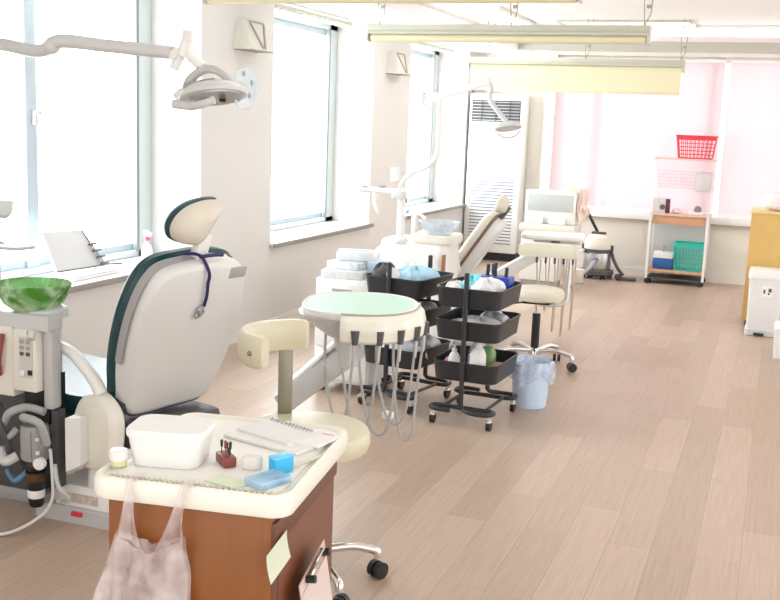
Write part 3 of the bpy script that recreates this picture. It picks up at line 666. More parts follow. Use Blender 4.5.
# ------------------------------------------------------------------ brown trolley
TRZ = .15; TC = Vector((-1.1035, 1.984, 0))
t = thing('trolley_cabinet', 'brown wood cabinet trolley with thick cream moulded tray top, front left', 'trolley', tuple(TC), TRZ)
b = MB(); b.box((0, 0, .3825), (.36, .475, .645), bev=.004); b.build('body', CABW, t, True)
b = MB(); b.box((.183, 0, .665), (.012, .48, .055), bev=.004); b.box((.183, -.227, .34), (.010, .02, .60), bev=.003); b.build('edge_trim', CABTRIM, t, True)
b = MB(); b.box((.182, .005, .36), (.010, .43, .57), bev=.003); dr = b.build('shaded_side_panel', mat('shaded_brown_laminate', (.17, .05, .018), .4, var=.08, bscale=12), t, True)  # right side panel, its shade put into a darker brown
tp = MB(); o = rrect(.436, .515, .042, 8)
tp.pad(o, [(.706, .96), (.709, .985), (.718, 1.0), (.742, 1.0), (.754, .985), (.757, .965), (.755, .945), (.748, .925), (.747, .90)]); tp.build('tray_top', CREAM, t, True)
gr = MB(); gr.pad([(x * .865, y * .885) for x, y in o], [(.747, 1.0), (.7515, 1.0), (.7525, .985)]); gr.build('tray_liner', mat('tray_liner_white', (.86, .855, .80), .5), t, True)
gr = MB()
for k in range(30): gr.box((-.175 + .35 * k / 29, -.2335, .7535), (.006, .012, .003), rot=(.25, 0, .3))
for k in range(30): gr.box((-.175 + .35 * k / 29, -.2335, .7530), (.0005, .012, .0005))
gr.build('rim_ridges', mat('ridge_beige', (.60, .57, .44), .5), t, True)
for sx in (-1, 1):
    for sy in (-1, 1):
        w_ = MB(); f_ = MB(); caster(w_, f_, (sx * .14, sy * .19, 0), .027, .4); w_.build('caster', BLACK, t, True); f_.bm.free()
TW = Matrix.Translation(TC) @ Matrix.Rotation(TRZ, 4, 'Z')
def onT(x, y, z=.7535): return atZ(x, y, z)
q = onT(170, 462); 
t = thing('plastic_tub', 'large white lidded plastic tub on the left of the brown trolley', 'tub', tuple(q + Vector((-.004, .012, 0))), R(14))
b = MB(); b.pad(rrect(.165, .125, .03), [(0, .86), (.004, .90), (.062, 1.0), (.066, 1.0)]); b.build('body', WHITE, t, True)
b = MB(); b.pad(rrect(.175, .135, .034), [(.064, .98), (.068, 1.0), (.078, 1.0), (.082, .97), (.080, .90), (.078, .5)]); b.build('lid', PAPER, t, True)
q = onT(119, 466)
t = thing('ointment_jar', 'small white jar with a yellowish label at the left corner of the trolley', 'jar', tuple(q))
b = MB(); b.lathe([(.013, 0), (.017, .004), (.017, .016)]); b.build('glass', mat('cream_jar', (.75, .70, .42), .4), t, True)
b = MB(); b.lathe([(.019, .016), (.020, .02), (.020, .034), (.017, .037), (.006, .038)]); b.build('lid', WHITE, t, True)
q = onT(226, 464)
t = thing('bur_block', 'red brown block holding small dental burs on the brown trolley', 'bur stand', tuple(q), R(-42))
b = MB(); b.box((0, 0, .0115), (.058, .030, .023), bev=.004); b.build('block', BURBLOCK, t, True)
for k, (x, y, h) in enumerate([(-.018, -.004, .024), (-.006, .004, .020), (.004, -.003, .028), (.010, .006, .026), (.02, .0, .017)]):
    n = MB(); n.cyl((x, y, .022), (x, y, .022 + h * .6), .0012, n=6); n.cyl((x, y, .022 + h * .55), (x, y, .026 + h), .0030, .0034, 8); n.build('bur', BURBLOCK if k == 2 else BLACK, t, True)
q = onT(252, 468)
b = MB(); b.pad(rrect(.045, .028, .012), [(0, .9), (.004, 1), (.022, 1), (.027, .9), (.028, .5)]); solo(b, 'gauze_pack', mat('gauze_white', (.80, .76, .72), .8, bump=.6, bscale=200), tuple(q), 'small white gauze pack between the red brown block and the blue box', 'gauze', rz=R(15))
q = onT(268, 483); b = MB(); b.pad(rrect(.056, .085, .005), [(0, 1), (.013, 1), (.015, .97), (.013, .90)])
t = thing('clear_case', 'flat clear blue plastic case lying at the front right of the trolley top', 'case', tuple(q), R(-22)); b.build('case', CLEARBLUE, t, True)
b = MB(); b.box((0, .005, .0075), (.042, .07, .010), bev=.002); b.build('contents', LBLUE, t, True)
q = onT(275, 472) ; b = MB(); b.box((0, 0, .0175), (.026, .05, .035), bev=.003)
t = thing('blue_box', 'small bright blue box standing at the end of the clear blue case', 'box', tuple(onT(281, 472)), R(-25)); b.build('body', CYAN, t, True)
b = MB(); b.box((0, 0, .0355), (.027, .051, .006), bev=.002); b.build('lid', mat('light_cyan', (.15, .60, .90), .4), t, True)
q = onT(228, 482); b = MB(); b.box((0, 0, .001), (.085, .05, .002)); solo(b, 'green_sheet', GPAPER, tuple(q), 'pale green paper sheet lying in front of the red brown block', 'paper', rz=R(-12))
q = onT(287, 440)
t = thing('document_stack', 'stack of white papers with a spiral edge at the back of the trolley', 'papers', tuple(q), R(-8))
b = MB(); b.box((-.02, .0, .003), (.22, .15, .006), rot=(0, 0, -.1)); b.build('bottom_sheets', PAPER, t, True)
b = MB(); b.box((-.035, .02, .009), (.17, .12, .006), rot=(0, 0, -.18)); b.build('notebook', mat('paper_grey_white', (.78, .79, .79), .7), t, True)
b = MB(); 
for k in range(12): x = -.10 + .012 * k; b.tube([(x, .052 - x * .20, .006), (x, .062 - x * .20, .017), (x, .072 - x * .20, .006)], .0016, 6, 4)
b.build('spiral', GREY, t, True)
b = MB(); b.box((.065, .025, .0085), (.075, .11, .005), rot=(0, 0, .05)); env = b.build('envelope', mat('white_envelope', (.84, .83, .83), .7), t, True)
b = MB(); b.box((.067, .062, .0113), (.045, .007, .0008), rot=(0, 0, .05)); b.build('printed_line', PINKP, env, True)
q = onT(306, 462); b = MB(); b.box((0, 0, .0025), (.012, .10, .005), bev=.002); solo(b, 'cream_stick', mat('cream_stick', (.72, .70, .60), .5), tuple(q), 'thin cream stick lying along the right rim of the trolley top', 'stick', rz=R(-14))
# thin plastic bag hanging off the front edge
def onPlane(px, py, axis, off):
    """point of the trolley's own frame where the sight line meets local plane x or y = off"""
    I = TW.inverted(); o = I @ EYE; d = I.to_3x3() @ _ray(px, py); k = (off - o[axis]) / d[axis]; return o + d * k
t = thing('plastic_bag', 'thin translucent plastic bag hanging from the front edge of the trolley', 'bag', tuple(TW @ Vector((-.10, -.262, .74))), TRZ)
FY = -.262
Lft = [onPlane(*q, 1, FY) for q in ((119, 528), (108, 565), (97, 600), (88, 650))]
Rgt = [onPlane(*q, 1, FY) for q in ((187, 535), (187, 570), (190, 605), (194, 660))]
Lft = spline(Lft, 6); Rgt = spline(Rgt, 6)
def bagpt(u, v, depth=1.):
    i = v * (len(Lft) - 1); j = min(int(i), len(Lft) - 2); f = i - j
    a = Lft[j].lerp(Lft[j + 1], f); c = Rgt[j].lerp(Rgt[j + 1], f); p = a.lerp(c, u)
    bul = (.012 + .045 * math.sin(PI * u) * min(1, .25 + v)) * depth + .007 * math.sin(u * 15 + v * 4) + .005 * math.sin(u * 27 - v * 9) + .004 * math.sin(v * 13 + u * 6)
    return Vector((p.x, p.y - bul, p.z - .035 * math.sin(PI * u) * (1 - v) ** 2)) - Vector((-.10, -.262, .74))
b = MB(); b.grid(bagpt, 30, 30); b.build('front_sheet', BAGPL, t, True)
b = MB(); b.grid(lambda u, v: bagpt(u, v, .15) + Vector((0, .006, .012 * math.sin(PI * u))), 24, 24); b.build('back_sheet', BAGPL, t, True)
for s_, tx, u0, u1 in ((0, 131, 0, .36), (1, 186, .58, 1)):
    topc = onPlane(tx, 487 + 13 * s_, 1, -.262) - Vector((-.10, -.262, .74)); topc.z = .762 - .74
    def strap(u, v):
        q0 = bagpt(u0 + (u1 - u0) * u, 0, .6); tp0 = topc + Vector(((u - .5) * .022, 0, 0)); p = tp0.lerp(q0, v)
        return p + Vector(((u - .5) * -.012 * math.sin(PI * v), -.006 * math.sin(PI * v) - .004 * math.sin(u * 8), 0))
    b = MB(); b.grid(strap, 10, 14); b.grid(lambda u, v: topc + Vector(((u - .5) * .022, .045 * v, -.002 + .004 * math.sin(PI * v))), 4, 6); b.build('handle', BAGPL, t, True)
# note on the right side
t = thing('sticky_note', 'pale cream green paper note stuck on the right side of the trolley', 'note', tuple(TW @ onPlane(275, 556, 0, .189)), TRZ)
b = MB(); b.grid(lambda u, v: Vector((.002 + .010 * v * v + .004 * u, (u - .5) * .115, (.5 - v) * .058 + (u - .5) * .010)), 8, 8, .0008); b.build('sheet', mat('note_green', (.66, .71, .56), .7), t, True)
# clipboard leaning at the trolley's right side
c0, c1 = onPlane(299, 576, 0, .205), onPlane(334, 540, 0, .24)
t = thing('clipboard', 'pinkish clipboard with metal clip hanging on the right side of the trolley', 'clipboard', tuple(TW @ Vector((.205, c0.y, .30))), TRZ)
dirx = (c1 - c0).normalized(); cw = .20
cen = c0 + dirx * ((c1 - c0).length / 2)
cbL = frame(cen + Vector((.012, 0, -.155)), dirx, Vector((1, 0, .12)))
cb = Matrix.Translation(-Vector((.205, c0.y, .30))) @ cbL
b = MB(); b.box((0, 0, 0), (cw, .31, .004), bev=.0015, M=cb); b.build('board', PINKCARD, t, True)
b = MB(); b.box((0, -.01, .003), (cw * .94, .28, .002), M=cb); b.build('sheet', mat('pinkish_sheet', (.70, .58, .54), .7), t, True)
b = MB(); b.box((0, .146, .010), (.11, .018, .012), bev=.003, M=cb); b.box((0, .158, .016), (.06, .03, .004), rot=(.4, 0, 0), bev=.001, M=cb); b.build('clip', CHROME, t, True)
for q_ in (-1, 1): b = MB(); b.cyl(cb @ Vector((q_ * .058, .146, .004)), cb @ Vector((q_ * .058, .146, .024)), .009, n=10); b.build('clip_spring', BLACK, t, True)

# ------------------------------------------------------------------ things on the near window sill
q0 = atZ(97, 270, .626); 
t = thing('ring_binder', 'white ring binder leaning open on the near window sill', 'binder', (-3.47, 4.60, .622), 0)
bA, bB, bT = Vector((-3.44, 4.36, .635)), Vector((-3.44, 4.74, .635)), Vector((-3.56, 4.36, .0))
pts4 = [Vector(atX(57, 272, -3.44)), Vector(atX(104, 265, -3.43)), Vector(atX(81, 230, -3.53)), Vector(atX(42, 232, -3.53))]
nn = (pts4[1] - pts4[0]).cross(pts4[3] - pts4[0]).normalized() * .012
b = MB(); b.loft([pts4, [p - nn for p in pts4]]); b.build('cover', mat('binder_grey_white', (.62, .62, .625), .6), t)
for k in range(4): 
    c = pts4[2].lerp(pts4[1], .40 + .18 * k); b = MB(); b.tube([c - nn * .3, c + Vector((.022, -.035, .004)), c + Vector((.018, .03, .004)), c], .006, 8, 4); b.build('ring', DGREY, t)
b = MB(); b.tube([pts4[2] + Vector((.004, 0, 0)), pts4[1] + Vector((.004, 0, .01))], .005, 8); b.build('spine', GREY, t)
b = MB(); b.tube([pts4[0] + Vector((.003, 0, 0)), pts4[1] + Vector((.003, 0, 0))], .004, 6); b.build('bottom_edge', DGREY, t)
t = thing('white_stand', 'low white stand under the ring binder on the window sill', 'stand', (-3.42, 4.56, .622))
b = MB(); b.box((0, 0, .0095), (.13, .40, .018), bev=.006); b.build('base', WHITE, t, True)
b = MB(); b.box((.062, 0, .021), (.008, .38, .006), bev=.002); b.build('lip', LGREY, t, True)
q = atX(147, 254, -3.46); q.z = .622
def spray_parts(t, body, head, s=1.):
    b = MB(); b.lathe([(.030 * s, 0), (.036 * s, .006 * s), (.036 * s, .085 * s), (.026 * s, .115 * s), (.013 * s, .13 * s), (.013 * s, .145 * s)]); b.build('bottle', body, t, True)
    b = MB(); b.lathe([(.016 * s, .143 * s), (.016 * s, .165 * s), (.010 * s, .168 * s)]); b.build('collar', head, t, True)
    b = MB(); b.box((.012 * s, 0, .185 * s), (.06 * s, .022 * s, .026 * s), bev=.006 * s); b.box((-.004, 0, .20 * s), (.05 * s, .02 * s, .016 * s), bev=.006 * s); b.build('sprayer', WHITE, t, True)
    b = MB(); b.tube([(.03 * s, 0, .178 * s), (.034 * s, 0, .165 * s), (.026 * s, 0, .15 * s)], .005 * s, 8, 4); b.build('trigger', head, t, True)
t = thing('spray_bottle', 'white spray bottle with a pink trigger at the end of the near window sill', 'spray bottle', tuple(q), R(-10))
spray_parts(t, PAPER, mat('pink_trigger', (.78, .10, .25), .4), .92)
q = atZ(113, 264, .624); b = MB(); b.cyl((-.03, -.05, .004), (.03, .05, .004), .004, n=8); solo(b, 'pen', DGREY, tuple(Vector((q.x, q.y, .6222))), 'dark pen lying on the near window sill beside the binder', 'pen')
q = atZ(27, 271, .624); b = MB(); b.tube([(-.03, -.04, .008), (0, 0, .02), (.02, .05, .008)], .007, 8, 5); solo(b, 'blue_clip', mat('blue_clip', (.05, .16, .45), .4), (q.x, q.y, .6222), 'small blue clip on the near window sill left of the binder', 'clip')

# ------------------------------------------------------------------ three tier carts
def ring_rect(w, l, r, z): return [(x, y, z) for x, y in rrect(w, l, r, 5)]
def cart_proto(label, loc, rz):
    t = thing('utility_cart', label, 'cart', loc, rz, 'black three tier carts')
    for z in (.60, .435, .225):
        b = MB(); w, l = .345, .405
        b.loft([ring_rect(w - .05, l - .05, .04, z), ring_rect(w - .02, l - .02, .045, z + .006), ring_rect(w, l, .05, z + .095), ring_rect(w + .008, l + .008, .05, z + .097), ring_rect(w + .008, l + .008, .05, z + .103),
                ring_rect(w - .008, l - .008, .046, z + .103), ring_rect(w - .03, l - .03, .04, z + .010)]); b.build('basket', CARTM, t, True)
    for s in (-1, 1):
        b = MB(); y = s * .2145
        b.cyl((0, y, .10), (0, y, .775), .0125, n=14); b.lathe([(.013, .773), (.013, .780), (.006, .784)], (0, y, 0)); b.build('post', CARTM, t, True)
        b = MB(); b.tube([(0, y, .13), (.01, y - s * .002, .095), (.06, y + s * .02, .085), (.135, y + s * .02, .085), (.165, y - s * .02, .085), (.14, y - s * .06, .083), (.0, y - s * .06, .083), (-.14, y - s * .06, .083), (-.165, y - s * .02, .085), (-.135, y + s * .02, .085), (-.05, y + s * .02, .085)], .0115, 10, 5)
        b.build('foot', CARTM, t, True)
        for sx in (-1, 1):
            w_ = MB(); f_ = MB(); px, py = sx * .150, y - s * .01
            f_.cyl((px, py, .050), (px, py, .082), .012, n=10); f_.box((px, py, .048), (.03, .045, .012), bev=.004)
            w_.cyl((px - .010, py, .026), (px + .010, py, .026), .026, n=18)
            fo = f_.build('caster_fork', CHROME, t, True); w_.build('wheel', BLACK, fo, True)
    for sx in (-1, 1): b = MB(); b.tube([(sx * .11, -.155, .083), (sx * .11, .155, .083)], .009, 8); b.build('base_rail', CARTM, t, True)
    return t
CR = Vector((-1.375, 5.045, 0)); RZR = R(-3)
CL = Vector((-1.80, 5.17, 0)); RZL = R(-11)
cr = cart_proto('right hand black three tier cart with pump bottles in its lowest basket', tuple(CR), RZR)
cl = copy_tree(cr); cl.matrix_basis = Matrix.Translation(CL) @ Matrix.Rotation(RZL, 4, 'Z'); cl['label'] = 'left hand black three tier cart, behind the mint green instrument table'
def inC(c, rz, x, y, z): return tuple(Matrix.Translation(c) @ Matrix.Rotation(rz, 4, 'Z') @ Vector((x, y, z)))
def crumple(w, l, h, seed, n=14):
    rnd = random.Random(seed); ph = [rnd.uniform(0, 6) for _ in range(6)]
    b = MB()
    def fn(u, v):
        a = 2 * PI * u; rr = math.sin(PI * v) ** .55
        k = 1 + .13 * math.sin(3 * a + ph[0]) + .10 * math.sin(5 * a + ph[1] + 6 * v) + .06 * math.sin(9 * a + ph[2] + 11 * v)
        return Vector((w / 2 * rr * math.cos(a) * k, l / 2 * rr * math.sin(a) * k, h * (.5 - .5 * math.cos(PI * v)) * (1 + .10 * math.sin(4 * a + ph[3] + 5 * v)) * (1 if v > .1 else 1)))
    b.grid(fn, 26, n, closed_u=True); bmesh.ops.remove_doubles(b.bm, verts=b.bm.verts, dist=.0003)
    zmin = min(v.co.z for v in b.bm.verts); bmesh.ops.translate(b.bm, vec=(0, 0, -zmin), verts=b.bm.verts)
    return b
def pack(c, rz, x, y, z, w, l, h, m, name, label, cat, seed, ra=0., group=None):
    b = crumple(w * .95, l * .86, h, seed); return solo(b, name, m, inC(c, rz, x * .92, y * .86, z), label, cat, group, rz + ra)
def boxin(c, rz, x, y, z, d, m, name, label, cat, ra=0., bev=.004, lid=None):
    t = thing(name, label, cat, inC(c, rz, x, y, z), rz + ra)
    b = MB(); b.box((0, 0, d[2] / 2), d, bev=bev); b.build('body', m, t, True)
    if lid: b = MB(); b.box((0, 0, d[2] + .003), (d[0] * .97, d[1] * .97, .012), bev=.003); b.build('lid', lid, t, True)
    return t
Z1, Z2, Z3 = .6105, .4455, .2355
# right cart, top
t = boxin(CR, RZR, .05, .105, Z1, (.17, .09, .125), BLUEP, 'blue_caddy', 'royal blue caddy holding dark tools at the back of the right cart top', 'caddy')
for k, (x, h) in enumerate(((-.05, .175), (-.01, .185), (.05, .165))):
    q = MB(); q.cyl((x, 0, .10), (x + .004, 0, h), .011, .009, 10); q.ball((x + .004, 0, h), .010, n=10); q.build('tool', BLACK, t, True)
pack(CR, RZR, .06, -.055, Z1, .17, .22, .125, SHADEP, 'white_pouch_bundle', 'white and pale blue pouch bundle in the front of the right cart top', 'pouch', 3)
pack(CR, RZR, -.035, -.03, Z1, .11, .17, .13, mat('turquoise_film', (.20, .72, .82), .35, bump=.5, bscale=40), 'turquoise_bag', 'turquoise plastic bag in the middle of the right cart top', 'bag', 5)
pack(CR, RZR, -.115, -.09, Z1, .10, .20, .10, PAPER, 'white_cloth_roll', 'white cloth at the left side of the right cart top', 'cloth', 6)
# right cart, middle
pack(CR, RZR, .03, -.08, Z2, .24, .20, .095, SHADEP, 'clear_wrap_bundle', 'crumpled clear wrap in the middle basket of the right cart', 'wrap', 8)
pack(CR, RZR, .06, .09, Z2, .18, .18, .10, mat('silver_film', (.62, .66, .72), .3, .3, bump=.6, bscale=40), 'silver_pouch', 'silvery pouch at the back of the middle basket of the right cart', 'pouch', 9)
pack(CR, RZR, -.12, .0, Z2, .07, .16, .06, PAPER, 'white_roll', 'small white roll at the left of the middle basket', 'roll', 10)
# right cart, bottom
def pump(c, rz, x, y, s, m, label, z=Z3):
    t = thing('pump_bottle', label, 'bottle', inC(c, rz, x, y, z), rz + 2.2, 'pump bottles in the right cart')
    b = MB(); b.lathe([(.026 * s, 0), (.032 * s, .005), (.032 * s, .095 * s), (.022 * s, .12 * s), (.012 * s, .128 * s)]); b.build('body', m, t, True)
    b = MB(); b.lathe([(.014 * s, .126 * s), (.014 * s, .145 * s), (.005 * s, .147 * s), (.005 * s, .165 * s)]); b.box((.012 * s, 0, .168 * s), (.045 * s, .014 * s, .010 * s), bev=.003); b.build('pump', PAPER, t, True)
pump(CR, RZR, .045, -.115, 1.3, PAPER, 'larger white pump bottle at the front of the right cart bottom basket')
pump(CR, RZR, .005, -.06, 1.05, CLEARPL, 'clear pump bottle behind the larger white one in the bottom basket')
pump(CR, RZR, -.085, -.105, .95, PAPER, 'smaller white pump bottle beside the pink pouch in the bottom basket')
pack(CR, RZR, -.11, -.07, Z3, .09, .15, .085, PINKBAG, 'pink_pouch', 'pink pouch at the left of the right cart bottom basket', 'pouch', 12)
t = thing('green_jug', 'green jug with white cap at the back of the right cart bottom basket', 'jug', inC(CR, RZR, .055, .02, Z3), 0)
b = MB(); b.pad(rrect(.075, .075, .02), [(0, .95), (.005, 1), (.11, 1), (.14, .6), (.145, .35)]); b.build('body', GREENB, t, True)
b = MB(); b.lathe([(.015, .143), (.015, .165), (.01, .167)]); b.build('cap', CLEARPL, t, True)
t = thing('green_jug', 'second olive jug behind the green jug in the right cart', 'jug', inC(CR, RZR, -.03, .08, Z3), 0)
b = MB(); b.pad(rrect(.07, .07, .02), [(0, .95), (.005, 1), (.10, 1), (.13, .6), (.135, .35)]); b.build('body', mat('olive_bottle', (.30, .34, .18), .4), t, True)
b = MB(); b.lathe([(.015, .133), (.015, .155), (.01, .157)]); b.build('cap', PAPER, t, True)
boxin(CR, RZR, .115, -.05, Z3, (.055, .14, .06), mat('dark_blue_box', (.04, .05, .25), .4), 'dark_blue_box', 'flat dark blue box at the right of the bottom basket', 'box', lid=mat('wood_lid', (.45, .28, .18), .5))
# left cart
pack(CL, RZL, .03, .02, Z1, .24, .33, .125, LBLUE, 'blue_packet_pile', 'pile of pale blue packets in the top of the left cart', 'packets', 21)
pack(CL, RZL, -.06, .10, Z1, .18, .16, .135, PAPER, 'white_packet', 'white packet behind the pale blue pile in the left cart top', 'packet', 22)
t = thing('tape_roll', 'white tape roll with dark centre at the front of the left cart top', 'tape roll', inC(CL, RZL, -.02, -.14, .69))
fm = frame((0, 0, .02), (1, 0, 0), (.2, -1, .3))
b = MB(); b.lathe([(.022, -.012), (.036, -.012), (.036, .012), (.022, .012)], M=fm); b.build('roll', PAPER, t, True)
b = MB(); b.lathe([(.021, -.010), (.021, .010), (.01, .011)], M=fm); b.build('core', NAVY, t, True)
pack(CL, RZL, -.12, -.12, Z1, .12, .17, .14, DGREY, 'dark_pouch', 'dark grey pouch at the left front corner of the left cart', 'pouch', 23)
pack(CL, RZL, .06, .03, Z2, .20, .24, .10, mat('grey_film', (.32, .34, .38), .4, bump=.5, bscale=40, var=.3), 'grey_pouch', 'grey and dark pouch in the middle basket of the left cart', 'pouch', 24)
pack(CL, RZL, .03, -.08, Z3, .26, .22, .125, mat('clear_bag_film', (.60, .64, .70), .3, bump=.7, bscale=35, var=.15), 'clear_bag_pile', 'crumpled clear bags in the lowest basket of the left cart', 'bags', 25)
pack(CL, RZL, .05, .11, Z3, .20, .18, .12, SHADEP, 'clear_bag_pile', 'smaller heap of clear bags behind the others in the left cart lowest basket', 'bags', 26)

# white side cabinet with paper packs behind the near table
t = thing('side_cabinet', 'low white drawer cabinet between the left cart and the window wall', 'cabinet', (-2.17, 5.33, 0))
b = MB(); b.box((0, 0, .35), (.33, .40, .58), bev=.006); b.build('body', WHITE, t, True)
for k in range(3):
    b = MB(); b.box((0, -.206, .165 + k * .185), (.31, .014, .172), bev=.004); d_ = b.build('drawer', PAPER, t, True)
    b = MB(); b.box((0, -.217, .215 + k * .185), (.12, .010, .014), bev=.003); b.build('handle', GREY, d_, True)
for sx in (-1, 1):
    for sy in (-1, 1): w_ = MB(); f_ = MB(); caster(w_, f_, (sx * .14, sy * .16, 0), .024); w_.build('caster', BLACK, t, True); f_.bm.free()
PK = mat('blue_printed_pack', (.64, .72, .82), .5, var=.45, bscale=28); PK2 = mat('white_printed_pack', (.78, .80, .82), .5, var=.22, bscale=30)
for k, (x, y, z, d, m_, ra, lb) in enumerate([
     (-2.21, 5.28, .6405, (.24, .26, .045), PK2, .15, 'lowest white printed pack on the low white cabinet'),
     (-2.20, 5.30, .687, (.20, .20, .04), PK, -.12, 'blue speckled pack in the middle of the pile on the low white cabinet'),
     (-2.19, 5.34, .729, (.20, .16, .05), PK2, .3, 'topmost white box of the pile on the low white cabinet')]):
    t = thing('paper_pack', lb, 'pack', (x, y, z), ra, 'packs on the low white cabinet'); b = MB(); b.box((0, 0, d[2] / 2), d, bev=.006); b.build('carton', m_, t, True)
    b = MB(); b.box((.02, 0, d[2] + .0006), (d[0] * .55, d[1] * .5, .001)); b.build('label', LBLUE, t, True)
b = MB(); b.box((0, 0, .045), (.11, .14, .09), bev=.006); solo(b, 'blue_carton', mat('pale_blue_carton', (.55, .70, .85), .5, var=.1, bscale=20), (-2.055, 5.36, .6405), 'pale blue carton at the right of the pile on the low white cabinet', 'carton', rz=.2)

# ------------------------------------------------------------------ second spittoon unit
U = 6.20
t = thing('spittoon_unit', 'far white spittoon unit with rounded cabinet and glass bowl behind the carts', 'spittoon unit', (-2.15, U + .2, 0))
b = MB(); b.pad([(x - 2.17, y + U + .20) for x, y in rrect(.47, .34, .07, 6)], [(.04, .95), (.08, 1), (.68, 1), (.735, .97), (.752, .90)]); b.build('cabinet', WHITE, t)
b = MB(); b.pad([(x - 2.17, y + U + .20) for x, y in rrect(.46, .33, .06)], [(0, .92), (.04, .92)]); b.build('plinth', GREY, t)
b = MB(); b.pad([(x - 2.04, y + U + .16) for x, y in rrect(.30, .28, .07, 6)], [(.745, .97), (.77, 1), (.79, 1), (.80, .94)]); b.build('top_cover', OFFW, t)
b = MB(); b.lathe([(.05, .80), (.08, .805), (.115, .84), (.13, .885), (.126, .885), (.11, .842), (.075, .812), (.03, .808)], (-2.01, U + .10, 0), 36, cap=False); b.build('spittoon_bowl', CLEARPL, t)
b = MB(); b.cyl((-2.17, U + .08, .80), (-2.17, U + .08, .91), .022, n=16); b.tube([(-2.17, U + .08, .90), (-2.14, U + .06, .925), (-2.09, U + .06, .90)], .010, 10, 5); b.build('rinse_spout', WHITE, t)
b = MB(); b.cyl((-2.255, U + .05, .74), (-2.255, U + .05, 1.08), .026, .026, 18); b.lathe([(.05, .74), (.05, .76), (.03, .78)], (-2.255, U + .05, 0)); b.build('post', WHITE, t)
b = MB(); b.tube([atY(360, 189, U), atY(380, 190, U), atY(404, 192, U)], .020, 12, 4); b.box(tuple(atY(366, 188, U)), (.08, .05, .03), bev=.008)
ia = b.build('instrument_arm', WHITE, t)
for x in (365, 382): q = MB(); q.box(tuple(atY(x, 186, U - .015)), (.035, .06, .008), bev=.003); q.build('slot', GREY, ia)
b = MB(); b.box(tuple(atY(399, 195, U)), (.09, .08, .05), bev=.01); b.build('bracket', LGREY, t)
b = MB(); b.tube([atY(376, 193, U - .02), atY(374, 202, U - .02), atY(378, 213, U - .02)], [.022, .008], 10, 4); b.build('suction_tip', WHITE, t)
b = MB(); b.cyl(atY(396, 181, U), atY(395, 167, U), .034, .03, 18); b.build('cup', PAPER, t)
b = MB(); b.box((-1.945, U + .02, .60), (.014, .05, .16), bev=.004); b.build('brown_clip', mat('brown_clip', (.30, .15, .06), .5), t)
t = thing('operating_light', 'thin white operating light on a tall bent pole at the far unit', 'dental light', (-2.255, U + .05, 1.08))
b = MB(); b.tube([atY(401, 192, U + .05), atY(402, 183, U), atY(412, 173, U), atY(424, 168, U), atY(434, 160, U), atY(438, 148, U), atY(438.5, 130, U), atY(439.5, 105, U), atY(439, 98, U), atY(436, 95, U), atY(423, 96, U)], .017, 12, 5); b.build('pole', WHITE, t)
b = MB(); b.cyl(atY(423, 92, U), atY(423, 106, U), .022, n=16); b.build('joint', LGREY, t)
b = MB(); b.bar(atY(424, 102, U), atY(488, 82, U), .038, .036, bev=.008); b.ball(atY(488, 82, U), .026); b.build('spring_arm', WHITE, t)
b = MB(); b.tube([atY(489, 82, U), atY(491, 90, U), atY(490, 100, U), atY(500, 114, U), atY(506, 121, U)], .016, 12, 6); b.build('drop_arm', LGREY, t)
Hm2 = frame(atY(508, 127, U), (1, .2, .1), (.2, -.25, -.9))
b = MB(); b.pad(ellipse(.085, .06, 32), [(-.03, .5), (-.02, .85), (.005, 1), (.012, .95)], Hm2); b.build('lamp_head', LGREY, t)
b = MB(); b.tube([Hm2 @ Vector((-.07, -.03, .02)), Hm2 @ Vector((-.03, -.06, .045)), Hm2 @ Vector((.03, -.06, .045)), Hm2 @ Vector((.07, -.03, .02))], .006, 8, 5); b.build('handle', LGREY, t)

# white sheet bundled on the far chair and black rack on the sill
b = crumple(.26, .36, .17, 31); solo(b, 'white_sheet', mat('white_sheet', (.80, .79, .78), .8, bump=.5, bscale=20), (-2.08, 6.60, .478), 'white sheet heaped on the seat of the far dental chair', 'sheet')
q = atZ(411, 214, .624)
t = thing('bottle_rack', 'small black wire rack on the sill of the last window', 'rack', (-3.42, q.y + .05, .622))
b = MB(); b.box((0, 0, .006), (.07, .09, .012), bev=.003); b.build('base', BLACK, t, True)
b = MB(); b.box((0, -.035, .075), (.05, .02, .13), bev=.004); b.build('holder', BLACK, t, True)
b = MB(); b.tube([(0, .0, .01), (0, .0, .13), (0, .03, .16), (0, .07, .14), (0, .075, .09)], .007, 8, 5); b.build('hook', BLACK, t, True)
b = MB(); b.lathe([(.012, .0), (.014, .02), (.008, .03)], (0.02, .085, .0)); b.build('cap', mat('blue_cap', (.08, .3, .6), .4), t, True)

# ------------------------------------------------------------------ second bracket table
t = thing('bracket_table', 'white double shelf instrument table with hanging hoses behind the far stool', 'instrument table', (-2.0, 7.35, 0))
T2 = Vector((-1.46, 7.25, .76)); t2m = Matrix.Translation(T2) @ Matrix.Rotation(R(10), 4, 'Z')
b = MB(); b.pad(rrect(.44, .36, .06), [(-.03, .95), (-.02, 1), (-.003, 1), (.0, .98), (-.006, .94)], t2m); b.build('table_top', WHITE, t)
b = MB(); b.pad([(x + .03, y) for x, y in rrect(.34, .32, .05)], [(-.085, .9), (-.075, 1), (-.055, 1), (-.05, .96)], t2m); b.build('lower_shelf', OFFW, t)
b = MB(); b.box((.02, 0, -.042), (.30, .26, .03), M=t2m); q_ = b.build('core', LGREY, t)
b = MB(); b.box((.02, -.166, -.038), (.06, .012, .018), bev=.003, M=t2m); b.build('display', DGREY, t)
b = MB(); b.box((.02, -.13, -.10), (.32, .09, .05), bev=.02, M=t2m); b.build('instrument_holder', CREAM, t)
